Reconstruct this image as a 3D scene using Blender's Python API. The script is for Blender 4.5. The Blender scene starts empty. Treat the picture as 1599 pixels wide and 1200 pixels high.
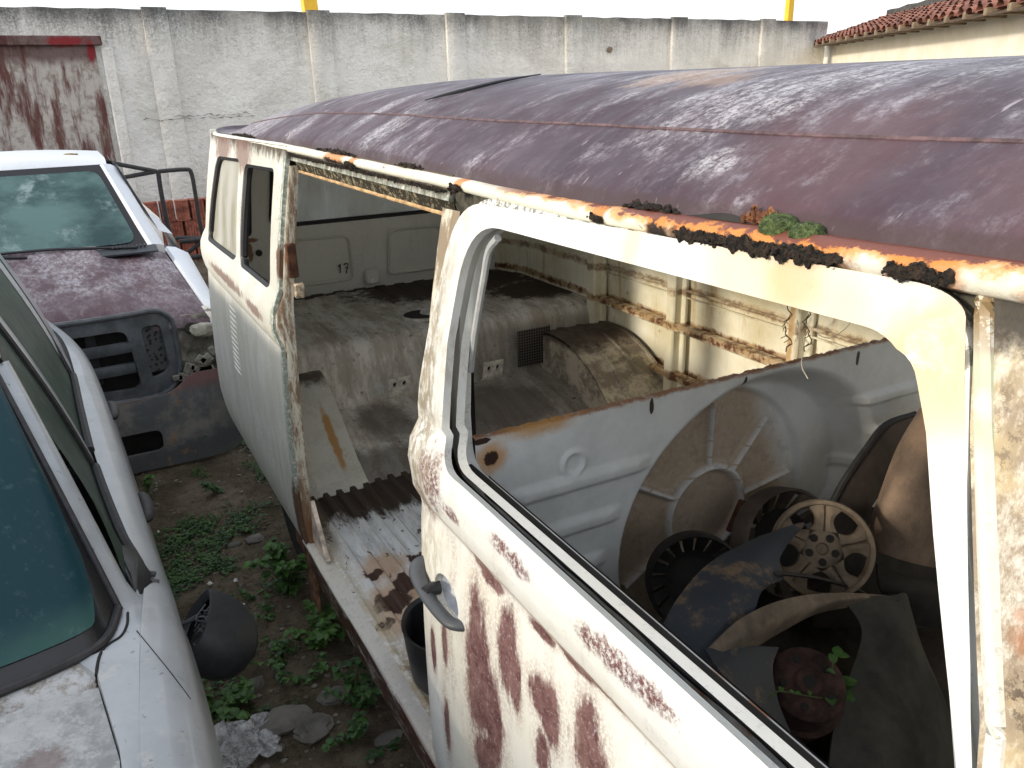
import bpy, bmesh, math, random
import numpy as np
from mathutils import Vector, Matrix, noise as mn
from mathutils.geometry import delaunay_2d_cdt
random.seed(7)
S = bpy.context.scene
# ---------------------------------------------------------------- camera, sky, sun, exposure
CZ = 1.80
RW = [[0.8770634, -0.1859374, 0.4429300], [-0.4798143, -0.2945654, 0.8264439], [-0.0231950, -0.9373679, -0.3475680]]
FPX = 1262.54
cd = bpy.data.cameras.new('camera'); cam = bpy.data.objects.new('camera', cd); S.collection.objects.link(cam)
cd.sensor_width = 36; cd.lens = FPX/1599*36; cd.clip_start = .02; cd.clip_end = 500
cam.matrix_world = Matrix(((RW[0][0], -RW[0][1], -RW[0][2], 0), (RW[1][0], -RW[1][1], -RW[1][2], 0), (RW[2][0], -RW[2][1], -RW[2][2], CZ), (0, 0, 0, 1)))
S.camera = cam
SUN_EL, SUN_AZ = math.radians(19), math.radians(-90.5)      # azimuth from +y towards +x
W = bpy.data.worlds.new("World"); S.world = W; W.use_nodes = True
wn = W.node_tree.nodes; sky = wn.new('ShaderNodeTexSky'); sky.sky_type = 'NISHITA'; sky.sun_disc = False
sky.sun_elevation = SUN_EL; sky.sun_rotation = SUN_AZ; sky.air_density = 1.0; sky.dust_density = 2.5; sky.ozone_density = 1.0
bg = wn['Background']; bg.inputs[1].default_value = .15
mxn = wn.new('ShaderNodeMix'); mxn.data_type = 'RGBA'; mxn.inputs[0].default_value = .55      # thin bright cloud over the whole sky
W.node_tree.links.new(sky.outputs[0], mxn.inputs[6]); mxn.inputs[7].default_value = (8.6, 8.8, 9.1, 1); W.node_tree.links.new(mxn.outputs[2], bg.inputs[0])
sl = bpy.data.lights.new('sun', 'SUN'); so = bpy.data.objects.new('sun', sl); S.collection.objects.link(so)
sl.energy = 2.1; sl.angle = math.radians(5); sl.color = (1, .90, .74)
sd = Vector((math.sin(SUN_AZ)*math.cos(SUN_EL), math.cos(SUN_AZ)*math.cos(SUN_EL), math.sin(SUN_EL)))
so.rotation_euler = (-sd).to_track_quat('-Z', 'Y').to_euler()
S.view_settings.view_transform = 'Standard'; S.view_settings.look = 'None'; S.view_settings.exposure = .5; S.view_settings.gamma = 1
# ---------------------------------------------------------------- measuring helper: a pixel of the survey photo and one known coordinate give a real point
def at(ax, v, px, py):
    d = (px-800, py-600, FPX); r = [sum(RW[i][k]*d[k] for k in range(3)) for i in range(3)]
    i = 'xyz'.index(ax); t = (v-(CZ if i == 2 else 0))/r[i]
    return Vector((r[0]*t, r[1]*t, r[2]*t+CZ))
# ---------------------------------------------------------------- materials
def lin(c): return tuple((x/12.92 if x <= .04045 else ((x+.055)/1.055)**2.4) for x in c)
class Mt:
    def __init__(s, name):
        s.mat = bpy.data.materials.new(name); s.mat.use_nodes = True; s.t = s.mat.node_tree; s.b = s.t.nodes['Principled BSDF']
        s.pos = s.new('ShaderNodeNewGeometry').outputs['Position']
        x = s.new('ShaderNodeSeparateXYZ', s.pos); s.X, s.Y, s.Z = x.outputs[0], x.outputs[1], x.outputs[2]
    def put(s, sock, v):
        if isinstance(v, bpy.types.NodeSocket): s.t.links.new(v, sock)
        elif isinstance(v, (tuple, list)) and sock.type == 'RGBA': sock.default_value = (*v[:3], 1)
        else: sock.default_value = v
    def new(s, ty, *ins, **props):
        n = s.t.nodes.new(ty)
        for k, v in props.items(): setattr(n, k, v)
        for i, v in enumerate(ins):
            if v is not None: s.put(n.inputs[i], v)
        return n
    def m(s, op, a, b=None, c=None): return s.new('ShaderNodeMath', a, b, c, operation=op).outputs[0]
    def mr(s, v, lo, hi, a=0., b=1.):
        n = s.new('ShaderNodeMapRange', v, lo, hi, a, b, interpolation_type='SMOOTHSTEP'); return n.outputs[0]
    def noise(s, scale, detail=4., rough=.6, st=(1, 1, 1), off=0., dist=0.):
        v = s.new('ShaderNodeVectorMath', s.pos, st, operation='MULTIPLY').outputs[0]
        if off: v = s.new('ShaderNodeVectorMath', v, (off, off*1.7, off*.6), operation='ADD').outputs[0]
        n = s.new('ShaderNodeTexNoise'); s.put(n.inputs['Vector'], v); n.inputs['Scale'].default_value = scale
        n.inputs['Detail'].default_value = detail; n.inputs['Roughness'].default_value = rough; n.inputs['Distortion'].default_value = dist
        return n.outputs['Fac']
    def mix(s, f, a, b):
        n = s.new('ShaderNodeMix', data_type='RGBA'); s.put(n.inputs[0], f); s.put(n.inputs[6], a); s.put(n.inputs[7], b); return n.outputs[2]
    def mul(s, *a):
        r = a[0]
        for x in a[1:]: r = s.m('MULTIPLY', r, x)
        return r
    def blobs(s, L, noise=None, amp=1., soft=.35):
        """L: (centre, radii) in metres; mask 1 inside, ragged edge from the noise"""
        r = None
        for c, q in L:
            v = s.new('ShaderNodeVectorMath', s.pos, tuple(c), operation='SUBTRACT').outputs[0]
            v = s.new('ShaderNodeVectorMath', v, tuple(1/x for x in q), operation='MULTIPLY').outputs[0]
            l = s.new('ShaderNodeVectorMath', v, operation='LENGTH').outputs['Value']
            r = l if r is None else s.m('MINIMUM', r, l)
        if noise is not None: r = s.m('ADD', r, s.mul(s.m('SUBTRACT', noise, .5), amp*2))
        return s.mr(r, 1+soft/2, 1-soft/2)
    def done(s, col, rough=.5, bump=None, bs=.3, bd=.01, metal=0., spec=.5, alpha=None, coat=0.):
        s.put(s.b.inputs['Base Color'], col); s.put(s.b.inputs['Roughness'], rough); s.put(s.b.inputs['Metallic'], metal)
        s.put(s.b.inputs['Specular IOR Level'], spec); s.put(s.b.inputs['Coat Weight'], coat)
        if alpha is not None: s.put(s.b.inputs['Alpha'], alpha)
        if bump is not None:
            n = s.new('ShaderNodeBump'); s.put(n.inputs['Height'], bump); n.inputs['Strength'].default_value = bs; n.inputs['Distance'].default_value = bd
            s.t.links.new(n.outputs[0], s.b.inputs['Normal'])
        return s.mat
RUST_D, RUST_O, MAROON, GRIME, BLACK = (.035, .014, .010), (.33, .11, .025), (.095, .030, .034), (.16, .135, .085), (.012, .012, .013)
def simple(name, col, rough=.5, var=.25, sc=20, **k):
    m = Mt(name); n = m.noise(sc, 5, .65); d = tuple(c*(1-var) for c in col); l = tuple(min(1, c*(1+var)) for c in col)
    return m.done(m.mix(m.mr(n, .3, .7), d, l), rough, bump=m.noise(sc*6, 3), bs=.15, bd=.004, **k)
def aged_paint(name, base=(.70, .70, .64), dirt=.5, speck=.4, rust=.3, extra=None, rough=.42, vert=True, yellow=.3, bump=.25, coatw=0.):
    m = Mt(name); st = (1, 1, .10) if vert else (1, 1, 1)
    col = m.mix(m.mul(m.mr(m.noise(3.5, 4, .6), .35, .7), yellow), base, (.60, .52, .30))
    col = m.mix(m.mul(m.mr(m.noise(20, 7, .78, st), .50, .76), dirt*.85), col, GRIME)
    sp = m.mul(m.mr(m.noise(120, 4, .75), .55, .64), m.mr(m.noise(5, 5, .7, off=3), .42, .66), speck)
    col = m.mix(sp, col, (.06, .05, .04))
    if rust:
        n = m.noise(9, 7, .72, off=9)
        col = m.mix(m.mul(m.mr(n, .64, .72), rust), col, RUST_O); col = m.mix(m.mul(m.mr(n, .68, .73), rust*1.5), col, RUST_D)
    if extra: col = extra(m, col)
    r = m.mr(m.noise(30, 5), .2, .8, rough-.1, rough+.2)
    h = m.m('ADD', m.noise(7, 3), m.mul(m.noise(160, 4, .7), .12))
    return m.done(col, r, bump=h, bs=bump, bd=.012, coat=coatw)
def rust_spots(L, ring=1.6, amp=.45):
    """dark rust with an orange halo"""
    def f(m, col):
        n = m.noise(45, 5, .7)
        col = m.mix(m.mul(m.blobs([(c, tuple(x*ring for x in q)) for c, q in L], n, amp, .9), .8), col, RUST_O)
        return m.mix(m.blobs(L, n, amp*1.3, .3), col, RUST_D)
    return f
# ---------------------------------------------------------------- geometry helpers
def link(o): S.collection.objects.link(o); return o
def tag(o, label=None, cat=None, group=None, kind=None):
    for k, v in (('label', label), ('category', cat), ('group', group), ('kind', kind)):
        if v: o[k] = v
    return o
def thing(name, loc, label, cat, group=None, rz=0.):
    o = link(bpy.data.objects.new(name, None)); o.location = loc; o.rotation_euler[2] = rz; o.empty_display_size = .1
    o['_w'] = 1; return tag(o, label, cat, group)
class MB:
    def __init__(s): s.v = []; s.f = []; s.mi = []; s.cm = 0
    def add(s, vs, fs):
        n = len(s.v); s.v += [tuple(v) for v in vs]; s.f += [tuple(n+i for i in f) for f in fs]; s.mi += [s.cm]*len(fs); return s
    def grid(s, P, cu=False, cv=False):
        nu, nv = len(P), len(P[0]); vs = [p for r in P for p in r]
        fs = [(i*nv+j, ((i+1) % nu)*nv+j, ((i+1) % nu)*nv+(j+1) % nv, i*nv+(j+1) % nv) for i in range(nu if cu else nu-1) for j in range(nv if cv else nv-1)]
        return s.add(vs, fs)
    def box(s, c, d, rot=None, ch=0.):
        c = Vector(c); h = Vector(d)/2; ch = ch or min(d)*.12; pts = []
        bm = bmesh.new(); bmesh.ops.create_cube(bm, size=1)
        for v in bm.verts: v.co = Vector((v.co.x*d[0], v.co.y*d[1], v.co.z*d[2]))
        bmesh.ops.bevel(bm, geom=bm.edges[:], offset=min(ch, min(d)*.45), segments=1, affect='EDGES')
        if rot is not None: bmesh.ops.transform(bm, matrix=rot.to_4x4(), verts=bm.verts)
        bm.verts.index_update(); s.add([v.co+c for v in bm.verts], [[v.index for v in f.verts] for f in bm.faces]); bm.free(); return s
    def tube(s, pts, r, n=8, cap=True, flat=1.):
        pts = [Vector(p) for p in pts]; rs = r if isinstance(r, (list, tuple)) else [r]*len(pts); rings = []; up = Vector((.13, .21, .97)).normalized()
        for i, p in enumerate(pts):
            t = (pts[min(i+1, len(pts)-1)]-pts[max(i-1, 0)]).normalized(); a = t.cross(up)
            if a.length < .05: a = t.cross(Vector((1, 0, 0)))
            a.normalize(); b = a.cross(t)
            rings.append([p+rs[i]*(math.cos(2*math.pi*k/n)*a+flat*math.sin(2*math.pi*k/n)*b) for k in range(n)])
        s.grid(rings, cv=True)
        if cap:
            b0 = len(s.v)-n*len(pts); s.f += [tuple(b0+k for k in range(n)), tuple(b0+n*(len(pts)-1)+k for k in reversed(range(n)))]; s.mi += [s.cm]*2
        return s
    def lathe(s, prof, c, axis, n=48):
        """prof: (radius, offset along axis)"""
        q = Vector(axis).to_track_quat('Z', 'Y'); c = Vector(c)
        return s.grid([[c+q @ Vector((r*math.cos(2*math.pi*k/n), r*math.sin(2*math.pi*k/n), h)) for k in range(n)] for r, h in prof], cv=True)
    def lump(s, c, r, amp=.35, fr=3., sub=2, seed=0, sq=(1, 1, 1)):
        bm = bmesh.new(); bmesh.ops.create_icosphere(bm, subdivisions=sub, radius=1)
        c = Vector(c); o = Vector((seed*1.37, seed*.71, seed*2.1))
        vs = [c+Vector((v.co.x*sq[0], v.co.y*sq[1], v.co.z*sq[2]))*r*(1+amp*mn.fractal(v.co*fr*.5+o, .6, 2, 4)) for v in bm.verts]
        bm.verts.index_update(); s.add(vs, [[v.index for v in f.verts] for f in bm.faces]); bm.free(); return s
    def build(s, name, mat, parent=None, ang=40, solid=0., smooth=True):
        me = bpy.data.meshes.new(name); me.from_pydata(s.v, [], s.f)
        for mm in (mat if isinstance(mat, (list, tuple)) else [mat]): me.materials.append(mm)
        for p, i in zip(me.polygons, s.mi): p.material_index = i
        me.update()
        if solid: solidify(me, solid)
        bm = bmesh.new(); bm.from_mesh(me); 
        if not solid: bmesh.ops.recalc_face_normals(bm, faces=bm.faces)
        bm.to_mesh(me); bm.free()
        if smooth:
            for p in me.polygons: p.use_smooth = True
            me.set_sharp_from_angle(angle=math.radians(ang))
        o = link(bpy.data.objects.new(name, me))
        if parent is not None:
            o.parent = parent
            if parent.get('_w'): o.matrix_parent_inverse = Matrix.LocRotScale(parent.location, parent.rotation_euler, None).inverted()
        return o
def solidify(me, th):
    bm = bmesh.new(); bm.from_mesh(me); bmesh.ops.remove_doubles(bm, verts=bm.verts, dist=1e-6); bm.normal_update(); bm.verts.index_update()
    vs = [v.co.copy() for v in bm.verts]; ns = [v.normal.copy() for v in bm.verts]; fs = [([v.index for v in f.verts], f.material_index) for f in bm.faces]
    bd = [(e.verts[0].index, e.verts[1].index, e.link_faces[0]) for e in bm.edges if len(e.link_faces) == 1]
    be = []
    for a, b, f in bd:
        l = [v.index for v in f.verts]; i = l.index(a)
        be.append((a, b, f.material_index) if l[(i+1) % len(l)] == b else (b, a, f.material_index))
    bm.free(); n = len(vs); V = vs+[v-nn*th for v, nn in zip(vs, ns)]
    F = [f for f, _ in fs]+[[i+n for i in reversed(f)] for f, _ in fs]+[[b, a, a+n, b+n] for a, b, _ in be]
    MI = [m for _, m in fs]*2+[m for *_, m in be]
    me.clear_geometry(); me.from_pydata([tuple(v) for v in V], [], F)
    for p, i in zip(me.polygons, MI): p.material_index = i
    me.update()
def rnd(poly, seg=6):
    """poly of (a, b, radius) -> rounded outline"""
    out = []; n = len(poly)
    for i in range(n):
        p = Vector(poly[i][:2]); r = poly[i][2] if len(poly[i]) > 2 else 0
        if r <= 0: out.append((p.x, p.y)); continue
        a = (Vector(poly[i-1][:2])-p); b = (Vector(poly[(i+1) % n][:2])-p); r = min(r, a.length*.49, b.length*.49)
        A = p+a.normalized()*r; B = p+b.normalized()*r
        for k in range(seg+1):
            t = k/seg; q = A*(1-t)**2+p*2*t*(1-t)+B*t*t; out.append((q.x, q.y))
    return out
def dens(poly, step):
    out = []
    for i, a in enumerate(poly):
        b = poly[(i+1) % len(poly)]; n = max(1, int(math.hypot(b[0]-a[0], b[1]-a[1])/step))
        out += [(a[0]+(b[0]-a[0])*k/n, a[1]+(b[1]-a[1])*k/n) for k in range(n)]
    return out
def inside(p, poly):
    c = False; x, y = p
    for i in range(len(poly)):
        (x1, y1), (x2, y2) = poly[i-1], poly[i]
        if (y1 > y) != (y2 > y) and x < (x2-x1)*(y-y1)/(y2-y1)+x1: c = not c
    return c
def panel(mb, outer, holes, mapf, step=.05, zs=()):
    O = dens(outer, step); H = [dens(h, step) for h in holes]; vs = []; es = []
    for L in [O]+H:
        b = len(vs); vs += [Vector(p) for p in L]; es += [(b+i, b+(i+1) % len(L)) for i in range(len(L))]
    a0, a1 = min(p[0] for p in O), max(p[0] for p in O); b0, b1 = min(p[1] for p in O), max(p[1] for p in O)
    rows = [b0+step*(k+.5) for k in range(int((b1-b0)/step))]+[z for z in zs if b0 < z < b1]
    bd = [v for v in vs]
    for y in rows:
        x = a0+step*.5
        while x < a1:
            q = Vector((x, y))
            if inside((x, y), O) and not any(inside((x, y), h) for h in H) and min((q-v).length for v in bd) > step*.45: vs.append(q)
            x += step
    r = delaunay_2d_cdt(vs, es, [], 1, 1e-5); V, F = r[0], r[2]; fs = []
    for f in F:
        c = sum((V[i] for i in f), Vector((0, 0)))/len(f)
        if inside(c, O) and not any(inside(c, h) for h in H): fs.append(f)
    return mb.add([mapf(v.x, v.y) for v in V], fs)
def interp(T, x):
    if x <= T[0][0]: return T[0][1]
    for (a, u), (b, v) in zip(T, T[1:]):
        if x <= b: t = (x-a)/(b-a); return u+(v-u)*t
    return T[-1][1]
def smin(T, x):
    """smooth (cosine) version of interp, Catmull-Rom"""
    xs = [t[0] for t in T]
    if x <= xs[0]: return T[0][1]
    if x >= xs[-1]: return T[-1][1]
    i = max(k for k in range(len(xs)) if xs[k] <= x); i = min(i, len(xs)-2)
    def sl(k):
        if k <= 0 or k >= len(T)-1: j = max(0, min(k, len(T)-2)); return (T[j+1][1]-T[j][1])/(T[j+1][0]-T[j][0])
        return (T[k+1][1]-T[k-1][1])/(T[k+1][0]-T[k-1][0])
    h = xs[i+1]-xs[i]; t = (x-xs[i])/h; a, b, c, d = T[i][1], T[i+1][1], sl(i)*h, sl(i+1)*h
    return a*(2*t**3-3*t*t+1)+c*(t**3-2*t*t+t)+b*(3*t*t-2*t**3)+d*(t**3-t*t)
def spl(P, n):
    """resample a list of points with Catmull-Rom"""
    P = [Vector(p) for p in P]; Q = [2*P[0]-P[1]]+P+[2*P[-1]-P[-2]]; out = []
    for k in range(n):
        u = k/(n-1)*(len(P)-1); i = min(int(u), len(P)-2); t = u-i; a, b, c, d = Q[i:i+4]
        out.append(.5*((2*b)+(c-a)*t+(2*a-5*b+4*c-d)*t*t+(3*b-a-3*c+d)*t**3))
    return out
def sheet(mb, rows, nu=16, nv=24):
    R = [spl(r, nv) for r in rows]; C = [spl([R[i][j] for i in range(len(R))], nu) for j in range(nv)]
    return mb.grid([[C[j][i] for j in range(nv)] for i in range(nu)])
# ---------------------------------------------------------------- setting: ground
def ground_h(x, y): return -.10+.025*mn.fractal(Vector((x*1.3, y*1.3, 0)), .7, 2, 5)
m = Mt('soil'); n1 = m.noise(3, 6, .65); n2 = m.noise(28, 6, .7)
c = m.mix(m.mr(n1, .35, .65), (.10, .078, .055), (.20, .165, .12)); c = m.mix(m.mr(n2, .45, .75), c, (.06, .045, .03))
c = m.mix(m.mul(m.mr(m.noise(6, 5, .7, off=4), .56, .68), .6), c, (.055, .065, .028)); c = m.mix(m.mul(m.mr(m.noise(150, 3, .7), .62, .7), .6), c, (.30, .26, .21))
SOIL = m.done(c, .95, bump=m.m('ADD', n2, m.mul(m.noise(90, 4, .7), .5)), bs=.8, bd=.03, spec=.1)
mb = MB()
def gl(a, b, n): return [a+(b-a)*i/n for i in range(n+1)]
xs = [-60, -30, -15, -6]+gl(-3, 4, 90)+[6, 15, 30, 60]; ys = [-30, -15, -5]+gl(-1, 12, 160)+[20, 40, 80]
mb.grid([[(x, y, ground_h(x, y)) for y in ys] for x in xs]); tag(mb.build('ground', SOIL), kind='structure')

# ---------------------------------------------------------------- boundary wall with buttresses
m = Mt('wall_plaster'); st = m.noise(4.5, 7, .78, (1, 1, .10)); fine = m.noise(22, 7, .75); zz = m.m('ADD', m.Z, m.mul(m.m('SUBTRACT', st, .5), 1.3))
c = m.mix(m.mr(m.noise(1.6, 4), .35, .7), (.93, .91, .86), (.85, .82, .77))
c = m.mix(m.mul(m.mr(fine, .50, .64), m.mr(zz, 2.0, 2.6), .55), c, (.42, .41, .40))
c = m.mix(m.mul(m.mr(zz, 2.05, 2.8), m.mr(m.noise(40, 6, .8), .3, .60), m.mr(m.noise(.8, 4, .6, off=19), .35, .6, .45, 1.)), c, (.15, .15, .15))
c = m.mix(m.mul(m.mr(m.m('ADD', m.Z, m.mul(st, .35)), 2.62, 2.92), m.mr(m.noise(1.3, 4, .6, off=6), .3, .55, .45, 1), .9), c, (.08, .08, .08))
c = m.mix(m.mul(m.mr(m.noise(.9, 5, .7, off=13), .50, .62), .35), c, (.55, .52, .46)); c = m.mix(m.mul(m.mr(m.noise(2.6, 7, .85, (1, 1, .5), 17), .58, .62), m.mr(m.Z, 2.2, 1.7), .5), c, (.60, .57, .50))
c = m.mix(m.mul(m.mr(m.noise(9, 7, .8, (1, 1, .4), 5), .62, .68), .6), c, (.30, .28, .24))
c = m.mix(m.mul(m.mr(m.noise(1.1, 3, .5, off=8), .5, .6), m.mr(m.Z, 1.2, .6), .35), c, (.60, .56, .46))
PLASTER = m.done(c, .95, bump=m.m('ADD', m.mul(m.noise(5, 6, .75), 1.4), m.mul(fine, .5)), bs=.75, bd=.07, spec=.15)
m = Mt('red_painted_cement'); st = m.noise(2.6, 6, .7, (1, 1, .16))
c = m.mix(m.mr(st, .46, .56), (.13, .055, .05), (.50, .46, .42)); c = m.mix(m.mul(m.mr(m.noise(12, 6, .7), .45, .65), .6), c, (.16, .11, .085))
c = m.mix(m.mul(m.mr(m.m('ADD', m.Z, m.mul(st, .5)), 2.35, 2.5), .8), c, (.08, .03, .03))
c = m.mix(m.blobs([((.35, 11, 2.36), (.20, .5, .05)), ((.57, 11, 2.25), (.04, .5, .14))], m.noise(8, 6, .7), 1.3, .9), c, (.22, .03, .035))
REDCEM = m.done(c, .9, bump=m.noise(9, 7, .75), bs=.5, bd=.03, spec=.15)
WY = 11.0
wall = thing('boundary_wall', (5, WY, -.1), 'tall whitewashed yard wall with black algae stains along its top edge', 'wall')
mb = MB(); xs = gl(-9, 12.4, 240); zs = gl(-.3, 2.71, 30)
def wallp(x, z, off=0): return (x, WY-off+.018*mn.fractal(Vector((x*1.1, 3, z*1.4)), .7, 2, 5), z+(.012*mn.noise(Vector((x*4, 0, 0))) if z > 2.6 else 0))
G = [[wallp(x, z) for z in zs]+[(x, WY+.2, 2.71+.012*mn.noise(Vector((x*4, 0, 0)))), (x, WY+.2, -.3)] for x in xs]
mb.grid(G); mb.build('wall_face', PLASTER, wall, 50)
for cx, w in ((-2.3, .27), (-.75, .25), (1.31, .27), (3.24, .29), (5.14, .28), (7.06, .28), (9.05, .30), (10.95, .3)):
    mb = MB(); P = []
    for k in range(15):
        z = -.3+3.03*k/14; wb = w/2; P.append([(cx-wb, WY+.02, z), (cx-wb, WY-.05+.006*mn.noise(Vector((cx, z*3, 1))), z), (cx-wb+.02, WY-.055, z), (cx+wb-.02, WY-.055, z), (cx+wb, WY-.045, z), (cx+wb, WY+.02, z)])
    P.append([(p[0], WY+.1, 2.735) for p in P[-1]]); mb.grid(P); mb.build('buttress', PLASTER, wall)
mb = MB(); mb.grid([[wallp(x, z, .035) for z in gl(-.2, 2.33, 20)] for x in gl(-2.2, .62, 40)])
mb.grid([[wallp(.62, z, a) for z in gl(-.2, 2.33, 20)] for a in (.035, -.03)]); mb.build('painted_panel', REDCEM, wall)
mb = MB(); mb.box((-.85, WY-.05, 2.37), (3.1, .08, .10), ch=.01); mb.build('lintel', REDCEM, wall)
mb = MB(); mb.box((.74, WY-.02, 1.1), (.12, .07, 2.4), ch=.015); mb.build('panel_jamb', PLASTER, wall)
# cracks and a broken hole in the wall
CR = simple('crack', (.09, .08, .07), .95)
for k, (xa, xb, z) in enumerate(((1.0, 2.3, 1.50), (1.35, 2.25, 1.53))):
    mb = MB(); pts = [(xa+(xb-xa)*i/40, WY-.02, z+.03*mn.fractal(Vector((i*.25, k*5, 0)), .7, 2, 4)) for i in range(41)]
    pts = [(p[0], p[1]-(.052 if 1.17 < p[0] < 1.45 else 0), p[2]) for p in pts]
    mb.tube(pts, [max(.0005, .009*mn.noise(Vector((i*.6, k, 3)))+.002) for i in range(41)], 5); mb.build('crack', CR, wall)
mb = MB(); q = at('y', WY-.02, 952, 78); mb.lump(q, .045, .5, 3, 2, 3, (1, .4, 1)); mb.build('hole', simple('hole', (.20, .15, .11), .95), wall)
for k, (px, py) in enumerate(((1206, 42), (1207, 55), (1206, 66), (1206, 76))):
    mb = MB(); mb.box(at('y', WY-.02, px, py), (.07, .04, .07), ch=.02); mb.build('hole', CR, wall)
# yellow posts behind the wall
YEL = simple('yellow_paint', (.80, .46, .02), .45, .12, 4)
for (x, w, tilt, lb) in ((3.62, .21, -.05, 'thick yellow steel post rising behind the wall, left one'), (13.1, .15, 0, 'thinner yellow steel post rising behind the wall, right one')):
    t = thing('yellow_post', (x, 12.6, -.1), lb, 'post', 'yellow posts behind the wall')
    mb = MB(); mb.box((x, 12.6, 2.6), (w, w*.7, 5.4), Matrix.Rotation(tilt, 3, 'Y'), ch=.01); mb.build('post_shaft', YEL, t)
    mb = MB(); mb.box((x, 12.5, .0), (w+.2, w+.2, .12)); mb.build('post_base', YEL, t)

# ---------------------------------------------------------------- house with a tiled roof, top right
HW = aged_paint('house_wall', (.84, .81, .72), .15, .1, 0, rough=.9)
TILE = simple('roof_tile', (.20, .085, .06), .95, .6, 7); DARKW = simple('dark_timber', (.10, .07, .05), .8); ALG = simple('black_algae', (.06, .06, .06), .95, .5, 8)
A0 = Vector((12.16, 10.9, 2.33)); dr = Vector((-.584, -.812, 0)).normalized(); nrm = Vector((.812, -.584, 0)); up = Vector((0, 0, 1))
house = thing('house', (13, 8, -.1), 'white rendered house with red clay tile roof beyond the van', 'house')
def HP(s, d, z): return A0+dr*s+nrm*d+up*(z-2.33)
mb = MB(); mb.grid([[HP(s, .28, z) for z in (-.2, 1, 2.2, 2.5)] for s in gl(-1.6, 12, 40)]); mb.grid([[HP(s, .28+4*t, z) for z in (-.2, 2.5)] for s in (-.1, 12) for t in (0, 1)]); mb.build('wall', HW, house)
rise = .40; dep = 1.3; mb = MB(); rows = []
nt = 56; per = 12.9/nt
for j in range(8):
    t0, t1 = j/7.5, (j+1.15)/7.5
    for k in range(nt):
        s0 = -.7+k*per+.01*math.sin(k*2.3+j); G = []
        for a in range(7):
            ph = math.pi*a/6; r = per*.36; sx = s0+per/2-math.cos(ph)*r
            G.append([HP(sx, -.12+dep*t0, 2.33+rise*t0+.055*math.sin(ph)+.022+.006*math.sin(k*3.1+j)), HP(sx, -.12+dep*min(t1, 1.1), 2.33+rise*min(t1, 1.1)+.045*math.sin(ph))])
        mb.grid(G)
        mb.grid([[HP(s0-per*.2, -.10+dep*t0, 2.355+rise*t0), HP(s0-per*.2, -.1+dep*t1, 2.33+rise*t1)], [HP(s0, -.10+dep*t0, 2.335+rise*t0), HP(s0, -.1+dep*t1, 2.31+rise*t1)], [HP(s0+per*.2, -.10+dep*t0, 2.355+rise*t0), HP(s0+per*.2, -.1+dep*t1, 2.33+rise*t1)]])
roof_h = mb.build('tile_roof', TILE, house, solid=0)
mb = MB(); mb.grid([[HP(s, d, 2.31+rise*(d+.12)/dep) for d in (-.1, dep)] for s in (-.7, 12.2)]); mb.build('roof_boards', DARKW, house, solid=.02)
for k in range(24):
    mb = MB(); c0 = HP(.15+k*.5, .1, 2.335); mb.box(c0, (.06, .44, .07), Matrix.Rotation(math.atan2(nrm.y, nrm.x)-math.pi/2, 3, 'Z')); mb.build('rafter_end', simple('rafter_paint', (.22, .17, .12), .8) if k == 0 else bpy.data.materials['rafter_paint'], house)
cw = MB(); cw.grid([[HP(s, dep+dd, z+.02*mn.noise(Vector((s*2, 0, 0)))) for dd, z in ((0, 2.3), (0, 2.90), (.22, 2.92), (.22, 2.3))] for s in gl(-.9, 12.5, 60)])
tag(cw.build('coping_wall', ALG), 'dark weathered parapet wall standing above the red tile roof', 'wall')
pb = MB(); q = HP(2.9, dep+.1, 2.93); pb.tube([q, q+Vector((0, 0, .08)), q+Vector((.02, 0, .17))], [.05, .05, .02], 8); tag(pb.build('bottle', simple('green_glass', (.03, .12, .09), .2)), 'small green bottle standing on the dark parapet', 'bottle')

# ---------------------------------------------------------------- stack of hollow bricks
BR = simple('brick_clay', (.26, .085, .055), .9, .5, 14)
def brick(s0, name='hollow_brick'):
    mb = MB(); w, d, h = .148, .17, .232
    prof = []
    nf = 5
    for k in range(nf):
        x0 = -w/2+w*k/nf; prof += [(x0, -d/2), (x0+w/nf*.7, -d/2), (x0+w/nf*.72, -d/2+.008), (x0+w/nf*.98, -d/2+.008)]
    prof += [(w/2, -d/2), (w/2, d/2), (-w/2, d/2)]
    mb.grid([[(x, y, z) for x, y in prof] for z in (0, h)], cv=True)
    mb.add([(x*.999, y*.999, h) for x, y in ((-w/2, -d/2+.01), (w/2, -d/2+.01), (w/2, d/2), (-w/2, d/2))], [(0, 1, 2, 3)])
    return mb.build(name, BR, None, 20)
b0 = brick(0); first = True
rng = random.Random(3); words = ['bottom', 'second', 'third', 'top']; colw = ['first', 'second', 'third', 'fourth', 'fifth', 'sixth', 'seventh', 'eighth', 'ninth']
for r in range(3):
    for k in range(9):
        o = b0 if first else link(b0.copy()); first = False
        o.location = (.36+k*.166+rng.uniform(-.006, .006)+(.07 if r == 1 else 0), 10.35+rng.uniform(-.03, .03)-.02*(2-r), -.09+r*.238); o.rotation_euler = (rng.uniform(-.015, .015), rng.uniform(-.012, .012), rng.uniform(-.12, .12))
        tag(o, 'reddish hollow clay brick stacked by the white wall, %s row, %s from the left' % (['bottom', 'middle', 'top'][r], colw[k]), 'brick', 'hollow bricks stacked against the wall')

# ---------------------------------------------------------------- unseen wall, added outside the frame on the left to shade the yard
mb = MB(); mb.box((-4.4, 4, 1.12), (.2, 16, 2.64), ch=.02); tag(mb.build('shade_wall', PLASTER), 'plain whitewashed unseen wall added on the left to shade the yard', 'wall')
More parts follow.
